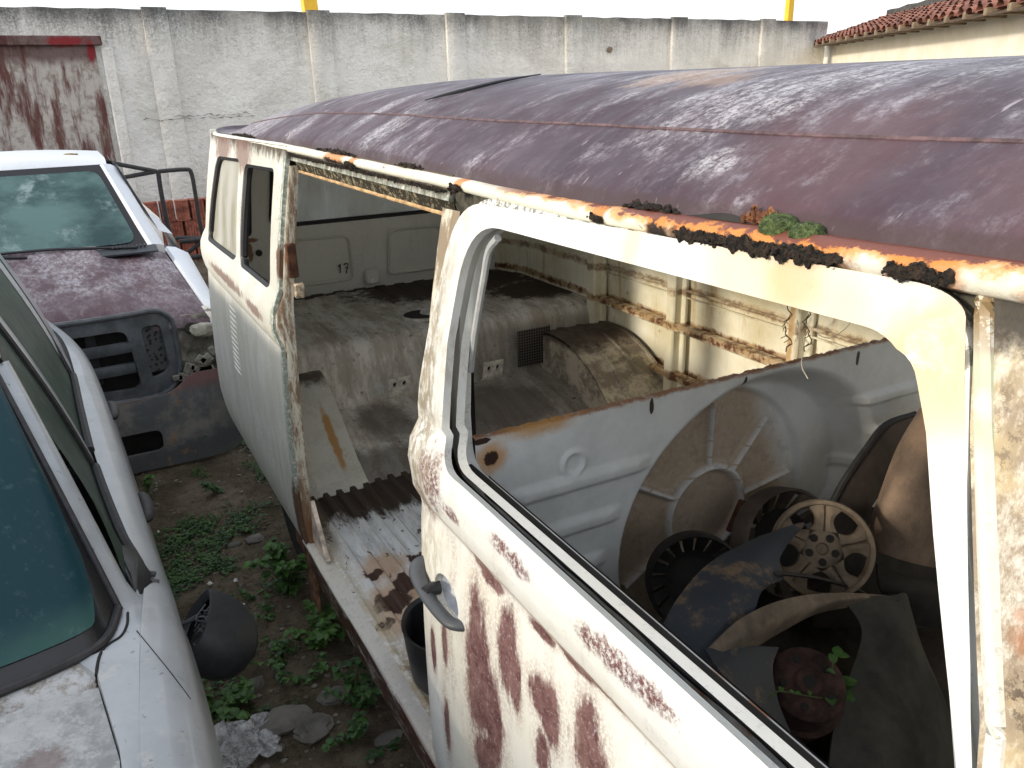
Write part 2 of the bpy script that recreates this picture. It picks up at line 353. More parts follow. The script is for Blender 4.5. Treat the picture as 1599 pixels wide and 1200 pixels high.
# ================================================================ THE VAN
PX = [(.30, .515), (.38, .50), (.45, .488), (.6, .485), (.85, .488), (1.0, .495), (1.065, .500), (1.08, .497), (1.10, .486), (1.125, .481), (1.155, .479), (1.185, .484), (1.21, .497), (1.235, .510), (1.3, .519), (1.4, .534), (1.5, .552), (1.6, .572), (1.66, .586)]
def prof(z): return smin(PX, z)
ZS = (1.07, 1.085, 1.10, 1.125, 1.155, 1.18, 1.2, 1.22, 1.24)
XC = 1.365
def side(y, z):
    """right-hand body skin; behind y=3.35 it wraps round the rear corner"""
    x = prof(z); y2 = y
    s = y-3.42
    if s > 0:
        a = min(s/.62, 1)*math.pi/2; y2 = 3.42+.56*math.sin(a); x = x+.15*(1-math.cos(a))
    if y2 > 2.9: y2 += (1.62-z)*.20*min(1, (y2-2.9)/.8)
    return Vector((x, y2, z))
def far(y, z): p = side(y, z); return Vector((2*XC-p.x, p.y, p.z))
DOORST = []   # maroon undercoat showing where the white has peeled (y, z spots)
def dz(px, py, ry, rz, x=.489): q = at('x', x, px, py); return ((x, q.y, q.z), (.25, ry, rz))
for a in ((752, 985, .022, .10), (760, 1060, .04, .14), (785, 1130, .035, .10), (800, 1010, .028, .09), (815, 1060, .02, .05), (775, 1180, .05, .06), (707, 1000, .012, .05), (712, 1130, .014, .07), (850, 1080, .03, .035), (870, 1110, .028, .05), (925, 1130, .025, .05), (935, 1180, .035, .05), (860, 1170, .02, .04), (690, 1010, .01, .04)): DOORST.append(dz(*a))
DOORST += [dz(905, 1035, .05, .012), dz(850, 985, .04, .010), dz(780, 905, .045, .014, .497), dz(765, 880, .03, .012, .497), dz(940, 1065, .05, .010)]
BELT = [dz(685, 745, .045, .055, .485), dz(672, 775, .03, .04, .49), dz(793, 850, .035, .012, .478), dz(820, 880, .035, .014, .478), dz(940, 1000, .04, .016, .478), dz(980, 1035, .05, .018, .478), dz(1030, 1080, .04, .014, .478), dz(715, 800, .03, .012, .479)]
def door_st(m, col):
    n = m.mix(.45, m.noise(22, 8, .82, (1, 1, .22)), m.noise(13, 8, .8, (1, 1, .8), 4)); f = m.noise(170, 4, .75)
    yel = m.mul(m.mr(m.noise(2.2, 4, .6, (1, 1, .6), 2), .35, .6), m.mr(m.Z, 1.08, 1.02), .28)
    col = m.mix(yel, col, (.66, .60, .40))
    halo = m.blobs([(c, tuple(q*1.5 for q in r)) for c, r in DOORST], n, 1.2, 1.0)
    col = m.mix(m.mul(halo, m.mr(f, .40, .56), .75), col, (.40, .30, .25))
    k = m.blobs(DOORST, n, 1.9, .5); k = m.mul(k, m.mr(f, .30, .44, .55, 1))
    col = m.mix(k, col, m.mix(m.mr(m.noise(28, 6, .8, off=21), .35, .65), (.10, .042, .045), (.21, .12, .115)))
    col = m.mix(m.mul(m.mr(m.noise(6, 6, .8, (1, 1, .25), 12), .54, .66), m.mr(m.Z, 1.09, 1.04), m.mr(f, .40, .56), .5), col, (.30, .20, .16))
    k = m.mul(m.blobs(BELT, m.noise(34, 8, .85), 1.5, .8), m.mr(m.noise(110, 6, .85), .38, .56, .05, 1)); col = m.mix(k, col, (.14, .055, .055))
    col = m.mix(m.mul(m.mr(m.m('ADD', m.Y, m.mul(m.noise(8, 5), .25)), 1.25, 1.36), m.mr(m.noise(50, 6, .8, (1, 1, .4)), .40, .62), m.mr(m.Z, .80, 1.0), .7), col, (.36, .31, .23))
    q = m.mr(m.m('ABSOLUTE', m.m('SUBTRACT', m.m('ADD', m.Z, m.mul(m.noise(20, 4), .012)), 1.084)), .010, .003)
    return m.mix(m.mul(q, .55), col, (.28, .20, .13))
def top_frame(m, col):
    n = m.noise(7, 5, .65)
    k = m.mul(m.blobs([((.57, y, z), (.2, ry, rz)) for y, z, ry, rz in ((.56, 1.62, .07, .04), (.37, 1.60, .03, .04), (.74, 1.63, .02, .04), (.45, 1.62, .04, .04))], n, .8, 1.4), .6)
    col = m.mix(k, col, (.72, .54, .30))
    col = m.mix(m.mul(m.blobs([((.57, .355, 1.585), (.2, .05, .05)), ((.57, .50, 1.63), (.2, .03, .03))], n, .7, 1.2), .6), col, (.62, .36, .14))
    # dark grime along the rear pillar edge
    g = m.mul(m.mr(m.m('ADD', m.Y, m.mul(m.m('SUBTRACT', m.noise(25, 6, .8, (1, 1, .25)), .5), .10)), 1.20, 1.235), m.mr(m.noise(60, 5, .8, (1, 1, .3)), .42, .56), m.mr(m.Z, 1.05, 1.15))
    col = m.mix(m.mul(g, .85), col, (.20, .16, .10))
    return door_st(m, col)
DOORP = aged_paint('door_paint', (.74, .75, .73), .20, .25, .12, top_frame, .34, yellow=.15)
def rear_st(m, col):
    g = m.mul(m.mr(m.noise(22, 7, .8, (1, 1, .10), 6), .42, .68), m.mr(m.Z, 1.15, .95)); col = m.mix(m.mul(g, .40), col, (.30, .30, .22)); col = m.mix(m.mul(m.mr(m.noise(3, 4), .4, .65), .5), col, (.45, .45, .38))
    g = m.mul(m.mr(m.m('ADD', m.Y, m.mul(m.noise(40, 5, .8), .06)), 2.43, 2.40), m.mr(m.noise(70, 4, .8), .42, .52)); col = m.mix(m.mul(g, .75), col, (.16, .22, .17))
    g = m.mul(m.mr(m.m('ADD', m.Z, m.mul(m.noise(45, 6, .8, (1, 1, .3)), .12)), 1.66, 1.70), 1.); col = m.mix(g, col, (.07, .05, .03))
    g = m.mul(m.blobs([((.55, 2.95, 1.6), (.3, .12, .06)), ((.55, 3.3, 1.6), (.3, .14, .05)), ((.5, 2.62, 1.14), (.3, .12, .02)), ((.5, 3.1, 1.15), (.3, .3, .02))], m.noise(50, 5, .8, (1, 1, .3)), 1.3, .6), .8); col = m.mix(g, col, (.17, .09, .07))
    return m.mix(m.mul(m.blobs([((.49, 2.38, .52), (.2, .04, .10)), ((.49, 2.37, 1.33), (.2, .03, .05)), ((.49, 2.37, .42), (.2, .06, .05))], m.noise(40, 6, .8), .9, .5), .95), col, (.10, .045, .02))
SIDEP = aged_paint('rear_side_paint', (.66, .66, .62), .45, .7, .12, rear_st, .55, yellow=.15)
def pil_st(m, col):
    n = m.noise(24, 7, .8, (1, 1, .5)); col = m.mix(m.mul(m.mr(n, .37, .55), .9), col, (.24, .175, .11)); col = m.mix(m.mul(m.mr(m.noise(5, 5, .7), .45, .6), .5), col, (.62, .50, .28))
    col = m.mix(m.mul(m.mr(m.noise(90, 4, .8), .5, .58), m.mr(m.noise(7, 4), .4, .6)), col, (.10, .07, .05))
    q1 = at('x', .5, 1562, 1028); q2 = at('x', .5, 1545, 985)
    col = m.mix(m.mul(m.mr(m.m('ADD', m.Z, m.mul(m.noise(30, 5, .8), .06)), 1.63, 1.66), .95), col, (.03, .025, .02))
    return rust_spots([(q1, (.02, .008, .008)), (q2, (.02, .004, .004))], 2)(m, col)
PILP = aged_paint('front_pillar_paint', (.72, .70, .64), .4, .5, .2, pil_st, .55)
INT = aged_paint('inner_white_paint', (.66, .66, .61), .45, .35, .35, None, .5)
def yel_rust(m, col):
    e = m.noise(26, 6, .75); 
    L = []
    for z in (.82, .60, .97):
        L.append(m.mr(m.m('ABSOLUTE', m.m('SUBTRACT', m.m('ADD', m.Z, m.mul(m.m('SUBTRACT', e, .5), .05)), z)), .024, .007))
    k = m.m('MAXIMUM', m.m('MAXIMUM', L[0], L[1]), m.mul(L[2], .6)); lin_ = m.mul(k, .75); k = m.mul(k, m.mr(m.noise(14, 6, .75, off=2), .46, .56)); k2 = m.mr(m.m('ABSOLUTE', m.m('SUBTRACT', m.m('ADD', m.Y, m.mul(m.m('SUBTRACT', e, .5), .03)), 1.945)), .03, .01); col = m.mix(m.mul(k2, .8), col, (.50, .27, .07)); col = m.mix(lin_, col, (.40, .22, .07))
    col = m.mix(m.mul(m.mr(m.noise(12, 5, .7, (1, 1, .12), 5), .55, .68), .6), col, (.50, .32, .10))
    return m.mix(k, col, (.12, .045, .02))
LEFTP = aged_paint('yellowed_inner_paint', (.90, .87, .72), .2, .25, .3, yel_rust, .55, yellow=.7)
RUSTM = simple('rust', (.10, .042, .022), .95, .6, 30); RUBBER = simple('black_rubber', (.018, .018, .02), .6, .3); DARKIN = simple('dark_channel', (.02, .018, .016), .8)
PLAS = simple('grey_plastic', (.062, .067, .075), .5, .12, 30); BLACKP = simple('black_plastic', (.018, .019, .022), .5, .3, 12)

van = thing('van', (XC, 1.8, -.1), 'stripped white and maroon old minibus with its cargo doors missing and a rusty gutter', 'van')
SD = MB()
W1 = rnd([(2.985, 1.222, .05), (3.52, 1.215, .06), (3.42, 1.562, .06), (2.985, 1.578, .04)]); W2 = rnd([(2.475, 1.224, .045), (2.93, 1.222, .05), (2.905, 1.568, .05), (2.48, 1.582, .03)])
outer = rnd([(2.36, .40), (2.62, .385), (2.9, .38), (3.35, .39), (4.04, .42), (4.04, 1.630), (3.3, 1.636), (2.36, 1.650)])
panel(SD, outer, [W1, W2], side, .055, ZS); body = SD.build('rear_side_panel', SIDEP, van, solid=.012)
SD = MB(); panel(SD, [(1.29, 1.612), (1.29, 1.655), (2.36, 1.655), (2.36, 1.612)], [], lambda y, z: side(y, z)+Vector((.012, 0, 0)), .05); SD.build('door_header', SIDEP, van, solid=.01)
# recessed band under the header: mossy, with the recess's shade in its colour
m = Mt('mossy_shaded_header'); n = m.noise(60, 5, .8); MOSSDARK = m.done(m.mix(m.mr(n, .50, .62), (.028, .022, .014), (.36, .32, .20)), .95, bump=n, bs=.9, bd=.01)
mb = MB(); mb.grid([[Vector((.586+.012*t, y, 1.622-.038*t+.0018*mn.noise(Vector((y*30, t*3, 0))))) for t in gl(0, 1, 5)] for y in gl(1.3, 2.36, 60)]); mb.build('door_track', MOSSDARK, van, solid=.006)
mb = MB(); mb.tube([(.597, y, 1.583+.0012*mn.noise(Vector((y*25, 0, 0)))) for y in gl(1.3, 2.37, 30)], .004, 6); mb.build('track_lip', simple('rusty_cream', (.55, .36, .18), .6, .4, 40), van)
# doorway rear jamb: folded edge, rusty
mb = MB(); mb.grid([[Vector((prof(z)+a if k_ < 3 else interp([(.39, .512), (.9, .522), (1.2, .535), (1.65, .605)], z)+a, 2.36-b, z)) for k_, (a, b) in enumerate(((.0, .0), (.0, .006), (.008, .009), (.0, .006), (.004, -.02)))] for z in gl(.39, 1.6, 40)])
def jamb(m, col): return m.mix(m.mul(m.mr(m.noise(30, 6, .8, (1, 1, .2)), .42, .55), .9), m.mix(m.mr(m.Z, .62, .45), col, (.22, .09, .04)), (.20, .11, .05))
mb.build('rear_jamb', aged_paint('jamb_paint', (.70, .66, .55), .6, .5, .8, jamb), van)
mb = MB(); mb.box((.545, 2.352, 1.335), (.03, .02, .10), ch=.004); mb.build('latch_hole', RUSTM, van)
mb = MB(); mb.box((.557, 2.35, 1.245), (.03, .02, .045), ch=.004); mb.build('hinge_plate', simple('hinge_rusty_cream', (.5, .4, .28), .7, .6, 60), van)
mb = MB(); G = at('x', .51, 470, 810); mb.add([(.505, 2.345, .42), (.505, 2.20, .415), (.512, 2.345, .56), (.52, 2.345, .42), (.52, 2.2, .415), (.525, 2.345, .56)], [(0, 1, 2), (3, 5, 4), (0, 2, 5, 3), (1, 4, 5, 2)]); mb.build('sill_gusset', simple('gusset_paint', (.6, .5, .4), .6, .5, 20), van)
# window seals and glass of the rear side windows
DG = Mt('dusty_glass'); k = DG.noise(7, 5, .7, (1, 1, .12)); DG.done(DG.mix(DG.mr(k, .4, .62), (.46, .46, .42), (.30, .29, .22)), .55, alpha=.93); DG = DG.mat
def seal(mb, loop, off, r, fn=side, sx=1): mb.tube([fn(*p)+Vector((off*sx, 0, 0)) for p in dens(loop, .03)+[loop[0]]], r, 7, flat=1.)
for Wn, nm in ((W1, 1), (W2, 2)):
    mb = MB(); seal(mb, Wn, .004, .013); s_ = mb.build('window_seal', RUBBER, van)
    if nm == 1:
        mb = MB(); panel(mb, Wn, [], lambda y, z: side(y, z)+Vector((.012, 0, 0)), .06); mb.build('window_pane', DG, s_, solid=.004)
# louvres: rows of pressed vents low on the corner
mb = MB()
for k in range(13):
    z = 1.02-k*.021; y0 = 3.02; G = []
    for i in range(9):
        y = y0+.20*i/8; e = math.sin(math.pi*min(1, max(0, (i/8-.0)))) ** .4 if 0 < i < 8 else 0
        G.append([side(y, z+.009)+Vector((.001, 0, 0)), side(y, z+.002)-Vector((.015*e, 0, 0)), side(y, z-.003)-Vector((.015*e, 0, 0)), side(y, z-.0035)+Vector((.002, 0, 0))])
    mb.grid(G)
mb.build('louvre_vent', aged_paint('louvre_paint', (.78, .78, .74), .3, .2, 0), van, 20)
q = side(2.86, .84); mb = MB(); mb.lathe([(.0, -.004), (.034, -.004), (.045, .001), (.045, .006)], q, (-1, 0, .05), 24); mb.build('filler_flap', simple('flap_paint', (.5, .49, .43), .5, .3), van)
# sill under the doorway: white folded lip, rusted rocker below
def sill_st(m, col):
    n = m.noise(26, 6, .8, (1, .35, 1)); return m.mix(m.mul(m.mr(n, .36, .50), m.mr(m.m('ADD', m.Z, m.mul(m.mr(m.Y, 1.5, 2.2), .012)), .408, .394), 1.), col, (.09, .035, .022))
SILLP = aged_paint('sill_paint', (.66, .64, .60), .5, .5, .8, sill_st, .45)
mb = MB(); mb.grid([[Vector((x+.003*mn.noise(Vector((y*8, z*9, 0))), y, z)) for x, z in ((.535, .402), (.49, .404), (.483, .398), (.483, .388), (.495, .386), (.497, .34), (.51, .24), (.55, .20))] for y in gl(-.6, 2.40, 60)]); mb.build('rocker_sill', SILLP, van, 30)
# ---- cargo floor with lengthwise ribs
def floor_mat():
    m = Mt('ribbed_floor_paint'); n = m.noise(11, 7, .75); f = m.noise(55, 5, .75)
    c = m.mix(m.mr(m.noise(18, 5, .7, (1, .25, 1)), .45, .65), (.74, .76, .77), (.52, .53, .53))
    spots = [at('z', .42, *p) for p in ((610, 935), (600, 880), (625, 960), (640, 915))]
    c = m.mix(m.mul(m.blobs([(s, (.07, .09, .1)) for s in spots], n, .7, .8), .7), c, (.45, .25, .10))
    hole = m.blobs([(at('z', .42, 612, 935), (.06, .05, .1)), (at('z', .42, 632, 905), (.035, .05, .1)), (at('z', .42, 585, 893), (.03, .025, .1)), (at('z', .42, 600, 970), (.03, .02, .1)), (at('z', .42, 560, 1000), (.05, .02, .1)), (at('z', .42, 655, 870), (.03, .04, .1))], n, 1.0, .2)
    c = m.mix(hole, c, (.055, .025, .016))
    d = m.mul(m.mr(m.m('ADD', m.Y, m.mul(m.m('SUBTRACT', m.noise(14, 7, .8, (1, .3, 1)), .5), .55)), 2.36, 2.46), m.mr(f, .2, .35, .6, 1)); c = m.mix(d, c, (.048, .032, .022))
    c = m.mix(m.mul(m.mr(m.X, .60, .54), m.mr(f, .38, .5), .7), c, (.50, .42, .28)); c = m.mix(m.mul(m.mr(m.noise(38, 4, .7, (1, .5, 1), 3), .62, .66), .9), c, (.06, .035, .025))
    d = m.mul(m.mr(m.Y, 1.85, 1.60), m.mr(m.noise(20, 6, .8), .44, .54)); c = m.mix(m.mul(d, .8), c, (.30, .22, .12))
    return m.done(c, .55, bump=m.m('ADD', f, m.mul(d, .5)), bs=.35, bd=.006)
FLR = floor_mat(); mb = MB()
def rib(x, per=.052): u = (x/per) % 1; return .012*(1 if u < .42 else (1-(u-.42)/.1) if u < .52 else 0 if u < .9 else (u-.9)/.1)
mb.grid([[Vector((x, y, .402+rib(x)*min(1, max(0, (x-.53)/.03)))) for y in gl(1.21, 2.80, 12)] for x in gl(.495, 2.23, 420)]); mb.build('cargo_floor', FLR, van, 60)
# ---- seat riser and engine deck: one pressed sheet swept across the van
PR = [(2.66, .405), (2.70, .425), (2.80, .462), (2.95, .50), (3.12, .515), (3.17, .53), (3.19, .58), (3.20, .68), (3.215, .745), (3.25, .778), (3.32, .787), (3.6, .787), (3.9, .787), (4.2, .79)]
PP = spl([(0, a, b) for a, b in PR], 90)
def deckrib(x, s): u = (x/.115) % 1; return .006*(1 if u < .55 else 0)*s
def deck_mat():
    m = Mt('dirty_deck_paint'); n = m.noise(9, 7, .78); f = m.noise(60, 5, .8)
    c = m.mix(m.mr(m.noise(14, 6, .75, (1, .3, .3)), .38, .62), (.82, .80, .74), (.50, .45, .38)); c = m.mix(m.mul(m.mr(f, .50, .64), m.mr(n, .48, .62), .7), c, (.14, .11, .085))
    w = m.mul(m.mr(m.m('ADD', m.X, m.mul(m.noise(5, 5), .5)), 1.25, 1.75), m.mr(m.Z, .80, .72)); c = m.mix(m.mul(w, .6), c, (.16, .135, .105))
    k = m.blobs([((1.75, 3.95, .79), (.55, .28, .15)), ((2.1, 3.6, .79), (.28, .22, .15)), ((.85, 4.12, .79), (.35, .07, .1)), ((1.4, 4.13, .8), (.6, .06, .1))], m.noise(18, 6, .8), .8, .4); c = m.mix(k, c, (.05, .032, .024))
    k = m.blobs([((.9, 2.72, .45), (.4, .10, .2)), ((1.0, 2.97, .5), (.12, .16, .2)), ((1.45, 2.9, .5), (.3, .2, .2))], n, .9, .8); c = m.mix(m.mul(k, .7), c, (.07, .055, .045))
    c = m.mix(m.mul(m.mr(m.noise(16, 6, .8, off=7), .60, .66), .8), c, (.09, .035, .025))
    return m.done(c, .7, bump=m.m('ADD', f, m.mul(n, .6)), bs=.45, bd=.008)
DECK = deck_mat(); mb = MB()
def dk(p, x):
    o = deckrib(x, 1 if p.z > .77 else .7); q = p.copy(); q.x = x
    if p.z > .77: q.z += o
    else: q.y -= o*.7; q.z += o*.7
    if .60 < x < .66 and .5 < p.z < .75: pass
    q.z += .004*mn.fractal(Vector((x*3, p.y*3, p.z*3)), .7, 2, 3); return q
mb.grid([[dk(p, x) for p in PP] for x in gl(.50, 2.215, 230)]); deck = mb.build('engine_deck', DECK, van, 40)
# oval access hole with cover ring on the deck, mesh vent, brackets
q = at('z', .795, 655, 495); mb = MB(); mb.lathe([(.105, 0), (.105, .006), (.09, .010), (.085, .004), (.085, -.004)], (q.x+.02, q.y+.02, .793), (0, 0, 1), 36); rg = mb.build('access_ring', DECK, deck)
mb = MB(); mb.lathe([(.0, .0), (.084, .0)], (q.x+.02, q.y+.02, .799), (0, 0, 1), 30); mb.build('hole_lining', DARKIN, deck)
mb = MB(); mb.lathe([(.0, .012), (.045, .012), (.05, .0)], (q.x+.07, q.y+.03, .800), (0, 0, 1), 24); mb.build('cover_disc', simple('pale_disc', (.7, .71, .7), .4), deck)
BRK = simple('bracket_paint', (.66, .64, .57), .6, .3, 40)
for px, py in ((624, 604), (770, 578)):
    q = at('y', 3.13, px, py); t = MB(); Lp = [(-.05, -.075), (.05, -.075), (.05, .045), (-.05, .045)]
    H = [[(cx+.009*math.cos(a), .012+.014*math.sin(a)) for a in gl(0, 5.6, 8)] for cx in (-.022, .022)]
    panel(t, Lp, H, lambda a, b: Vector((q.x+a, q.y+.02*(b < -.05)-.004-.25*b, q.z+b)), .02); t.build('seat_bracket', BRK, van, solid=.006)
    t = MB()
    for cx in (-.022, .022): t.lathe([(.0, 0), (.014, 0)], (q.x+cx, q.y+.012, q.z+.012), (0, 1, .2), 12)
    t.build('bolt_hole', DARKIN, van)
m = Mt('perforated_sheet'); vo = m.new('ShaderNodeTexVoronoi'); vo.inputs['Scale'].default_value = 75; m.put(vo.inputs['Vector'], m.pos); vo.inputs['Randomness'].default_value = 0
PERF = m.done(m.mix(m.mr(vo.outputs['Distance'], .40, .52), (.015, .013, .012), (.13, .11, .09)), .8)
q = at('y', 3.16, 832, 545); mb = MB(); mb.grid([[(q.x+dx, 3.16-.012, q.z+dzz) for dzz in (-.075, .10)] for dx in (-.085, .09)]); mb.build('mesh_vent', PERF, deck, solid=.006)
# ---- wheel-arch boxes
def arch_mat(nm, tint, dirt):
    def f(m, col):
        col = m.mix(m.mul(m.mr(m.noise(9, 6, .75), .42, .6), dirt), col, (.15, .12, .09))
        col = m.mix(m.mul(m.mr(m.m('ADD', m.Z, m.mul(m.noise(30, 6, .8), .08)), .70, .735), .9), col, (.05, .03, .02))
        return m.mix(m.mul(m.blobs([((.74, 2.86, .53), (.016, .2, .10))], m.noise(30), .6, .6), .85), col, (.50, .24, .04))
    return aged_paint(nm, tint, .4, .4, .2, f, .6)
A1 = arch_mat('arch_paint', (.74, .74, .70), .12); A2 = arch_mat('arch_paint_dirty', (.56, .50, .41), .8)
mb = MB(); ap = [(3.3, .695), (3.17, .69), (3.09, .665), (3.03, .635), (2.90, .55), (2.76, .455), (2.64, .40)]
mb.grid([[Vector((x, y, z+(.006 if .60 < x < .63 else 0))) for y, z in ap] for x in gl(.50, .80, 30)]); mb.grid([[(.80, y, z) for y, z in ap], [(.84, y+.02, max(.38, z-.30)) for y, z in ap]]); mb.build('wheel_arch', A1, van, 30, solid=.006)
mb = MB(); ap = [(3.27, .66), (3.18, .685), (3.08, .70), (2.95, .692), (2.83, .655), (2.72, .595), (2.63, .52), (2.57, .44), (2.55, .39)]; ap2 = [(p.y, p.z) for p in spl([(0, a, b) for a, b in ap], 24)]
mb.grid([[Vector((x, y, z+.008*(((x-1.86)/.11) % 1 < .12))) for y, z in ap2] for x in gl(1.86, 2.21, 60)]); mb.grid([[(1.86, y, z) for y, z in ap2], [(1.86, y, .38) for y, z in ap2]]); mb.build('wheel_arch', A2, van, 30, solid=.006)
# ---- left body side: outer skin with windows, inner rails and posts
LW = [rnd([(a, 1.22, .06), (b, 1.22, .06), (b, 1.56, .06), (a, 1.56, .06)]) for a, b in ((.3, 1.1), (1.4, 1.95), (2.05, 2.6), (2.7, 3.25))]
mb = MB(); panel(mb, rnd([(-.4, .35), (4.2, .35), (4.2, 1.655), (-.4, 1.655)]), LW, far, .07, ZS); lo = mb.build('left_side_panel', LEFTP, van, solid=.01)
for L in LW:
    mb = MB(); seal(mb, L, -.004, .012, far); mb.build('window_seal', RUBBER, van)
def railbox(mb, ya, yb, z, w=.045, h=.035, x0=2.215): mb.box((x0-w/2, (ya+yb)/2, z), (w, yb-ya, h), ch=.006)
for z, ya, yb, h, w in ((.815, 1.25, 3.22, .032, .05), (.595, 1.25, 3.05, .026, .06), (.975, 1.25, 3.22, .012, .018), (.945, 1.25, 3.22, .006, .012)):
    mb = MB(); railbox(mb, ya, yb, z, w, h); mb.build('inner_rail', LEFTP, van)
for y, w in ((1.93, .05), (2.60, .055), (3.20, .07)):
    mb = MB(); mb.box((2.185, y, .95), (.055, w, 1.15), ch=.008); mb.box((2.207, y, .95), (.018, w+.05, 1.15), ch=.004); mb.build('inner_post', LEFTP, van)
# inner panel of the engine bay side, left
mb = MB(); mb.grid([[Vector((2.205-.03*abs(math.sin(y*9))*0, y, z)) for z in gl(.78, 1.2, 6)] for y in gl(3.23, 4.1, 6)]); mb.build('inner_side_panel', LEFTP, van, solid=.005)
mb = MB(); panel(mb, [(2.4, .75), (3.4, .75), (3.4, 1.16), (2.4, 1.16)], [], lambda y, z: side(y, z)+Vector((.03, 0, 0)), .08); mb.build('inner_side_panel', INT, van, solid=.005)
# ---- rear wall and tailgate
REARY = lambda z: 3.985+(1.62-z)*.17
def rearp(x, z): return Vector((x, REARY(z), z))
hw = rnd([(.86, 1.175, .05), (1.87, 1.175, .05), (1.83, 1.55, .07), (.90, 1.55, .07)]); cwL = rnd([(.665, 1.22, .03), (.755, 1.135, .03), (.78, 1.43, .04), (.735, 1.45, .02)])
mb = MB(); panel(mb, [(.60, .78), (2.13, .78), (2.1, 1.64), (.63, 1.64)], [hw, cwL], rearp, .06)
def gate_st(m, col): return m.mix(m.mul(m.blobs([((.745, 4.08, 1.115), (.05, .2, .012)), ((.75, 4.08, 1.06), (.012, .2, .05))], m.noise(40, 5, .8), 1., .5), .9), col, (.20, .08, .03))
GATE = aged_paint('tailgate_inner_paint', (.78, .78, .73), .25, .3, .1, gate_st, .5, yellow=.1); gate = mb.build('tailgate', GATE, van, solid=.008)
for (xa, xb) in ((.945, 1.27), (1.455, 1.79)):
    mb = MB(); o_ = rnd([(xa, .845, .035), (xb, .845, .035), (xb-.015, 1.095, .04), (xa+.01, 1.10, .04)]); i_ = rnd([(xa+.016, .862, .03), (xb-.016, .862, .03), (xb-.03, 1.08, .035), (xa+.026, 1.085, .035)])
    G = [[rearp(*p)+Vector((0, -.010, 0)) for p in dens(o_, 9)], [rearp(*p)+Vector((0, -.020, 0)) for p in dens([(a*.5+c*.5, b*.5+d*.5) for (a, b), (c, d) in zip(o_, i_)], 9)], [rearp(*p)+Vector((0, -.004, 0)) for p in dens(i_, 9)]]
    mb.grid(G, cv=True); mb.build('pressed_panel', GATE, gate)
mb = MB(); q = rearp(1.365, .845); mb.box(q-Vector((0, .018, -.01)), (.085, .03, .085), ch=.012); lk = mb.build('lock_plate', GATE, gate)
mb = MB(); mb.lathe([(0, 0), (.013, 0)], rearp(1.362, .835)-Vector((0, .036, 0)), (0, -1, 0), 16); mb.build('lock_hole', simple('painted_daylight', (.85, .86, .86), .5), gate)  # pale disc, its colour stands for daylight through the lock
mb = MB(); mb.lathe([(0, 0), (.016, 0), (.016, -.01)], rearp(.79, 1.05)-Vector((0, .012, 0)), (0, -1, 0), 16); mb.build('body_grommet', BLACKP, van)
# hand-painted number 17
mb = MB(); q = lambda x, z: rearp(x, z)-Vector((0, .010, 0))
mb.tube([q(1.185, .93), q(1.195, .942), q(1.193, .895)], .0035, 5); mb.tube([q(1.215, .935), q(1.225, .945), (q(1.238, .938)), q(1.232, .92), q(1.222, .918), q(1.236, .918), q(1.228, .905), q(1.226, .888)], .0035, 5); mb.build('painted_number', BLACKP, gate)
m = Mt('tailgate_glass'); k = m.noise(5, 5, .7, (1, 1, .25)); m.done(m.mix(m.mr(k, .35, .65), (.62, .70, .72), (.74, .77, .74)), .3, alpha=m.mr(k, .3, .7, .6, .85)); TG = m.mat
mb = MB(); panel(mb, hw, [], lambda x, z: rearp(x, z)+Vector((0, .004, 0)), .1); pane = mb.build('window_pane', TG, gate, solid=.004)
mb = MB(); mb.tube([rearp(*p)-Vector((0, .006, 0)) for p in dens(hw, .03)+[hw[0]]], .011, 7); mb.build('window_seal', RUBBER, gate)
mb = MB(); mb.tube([rearp(*p)-Vector((0, .006, 0)) for p in dens(cwL, .03)+[cwL[0]]], .009, 7); mb.build('window_seal', RUBBER, gate)
# ---- bulkhead with spare-wheel well
BY = 1.20
def stripe(x, z, xa, xb, z0, w, hh):
    if xa-.02 < x < xb+.02:
        e = min(1, max(0, (x-xa+.02)/.04))*min(1, max(0, (xb+.02-x)/.04)); return hh*e*math.exp(-((z-z0)/w)**4)
    return 0
WCX, WCZ = 1.205, .835; CREST = {}
def bulk(x, z):
    o = 0
    for s_ in ((.64, .945, 1.062, .016, .012), (.70, .875, .965, .016, .012), (.74, .84, .868, .016, .012), (1.60, 1.98, 1.06, .016, .012), (1.66, 1.98, .965, .016, .012), (1.62, 1.98, .868, .016, .012)): o += stripe(x, z, *s_)
    d = math.hypot(x-.775, z-1.105); o += .006*math.exp(-((d-.024)/.006)**2)
    r = math.hypot(x-WCX, z-WCZ)
    r2 = math.hypot((x-1.30)/1.18, z-.86)   # wide sloping shoulder to the right
    sm = lambda t: t*t*(3-2*t)
    o += -.085*(1-sm(min(1, max(0, (r2-.27)/.07)))) if r2 < .34 else 0
    if r < .315:
        k = 1-sm(min(1, max(0, (r-.295)/.02))); base = -.095; o = o*(1-k)+base*k
        h = 0
        h += .020*math.exp(-((r-.112)/.010)**2)
        a = math.degrees(math.atan2(z-WCZ, x-WCX)) % 360
        for ra in (90, 50, 150, 210, 8, 330):
            da = (a-ra+180) % 360-180; dist = abs(r*math.sin(math.radians(da)))
            if abs(da) < 60 and .112 < r < .27: h = max(h, .018*math.exp(-(dist/.008)**2))
        o += h; CREST[(round(x, 5), round(z, 5))] = min(1, h/.016)
    return Vector((x, BY-o, z))
mb = MB(); nx, nz = 520, 280
G = [[bulk(x, z) for z in gl(.38, 1.205, nz)] for x in gl(.565, 2.215, nx)]; CV = [CREST.get((round(p.x, 5), round(p.z, 5)), 0.) for r in G for p in r+[r[-1]]]
for i, row in enumerate(G): e = .004*mn.fractal(Vector((i*.15, 0, 0)), .6, 2, 4); row[-1] = row[-1]+Vector((0, 0, e)); row.append(row[-1]+Vector((0, .014, .0)))
mb.grid(G)
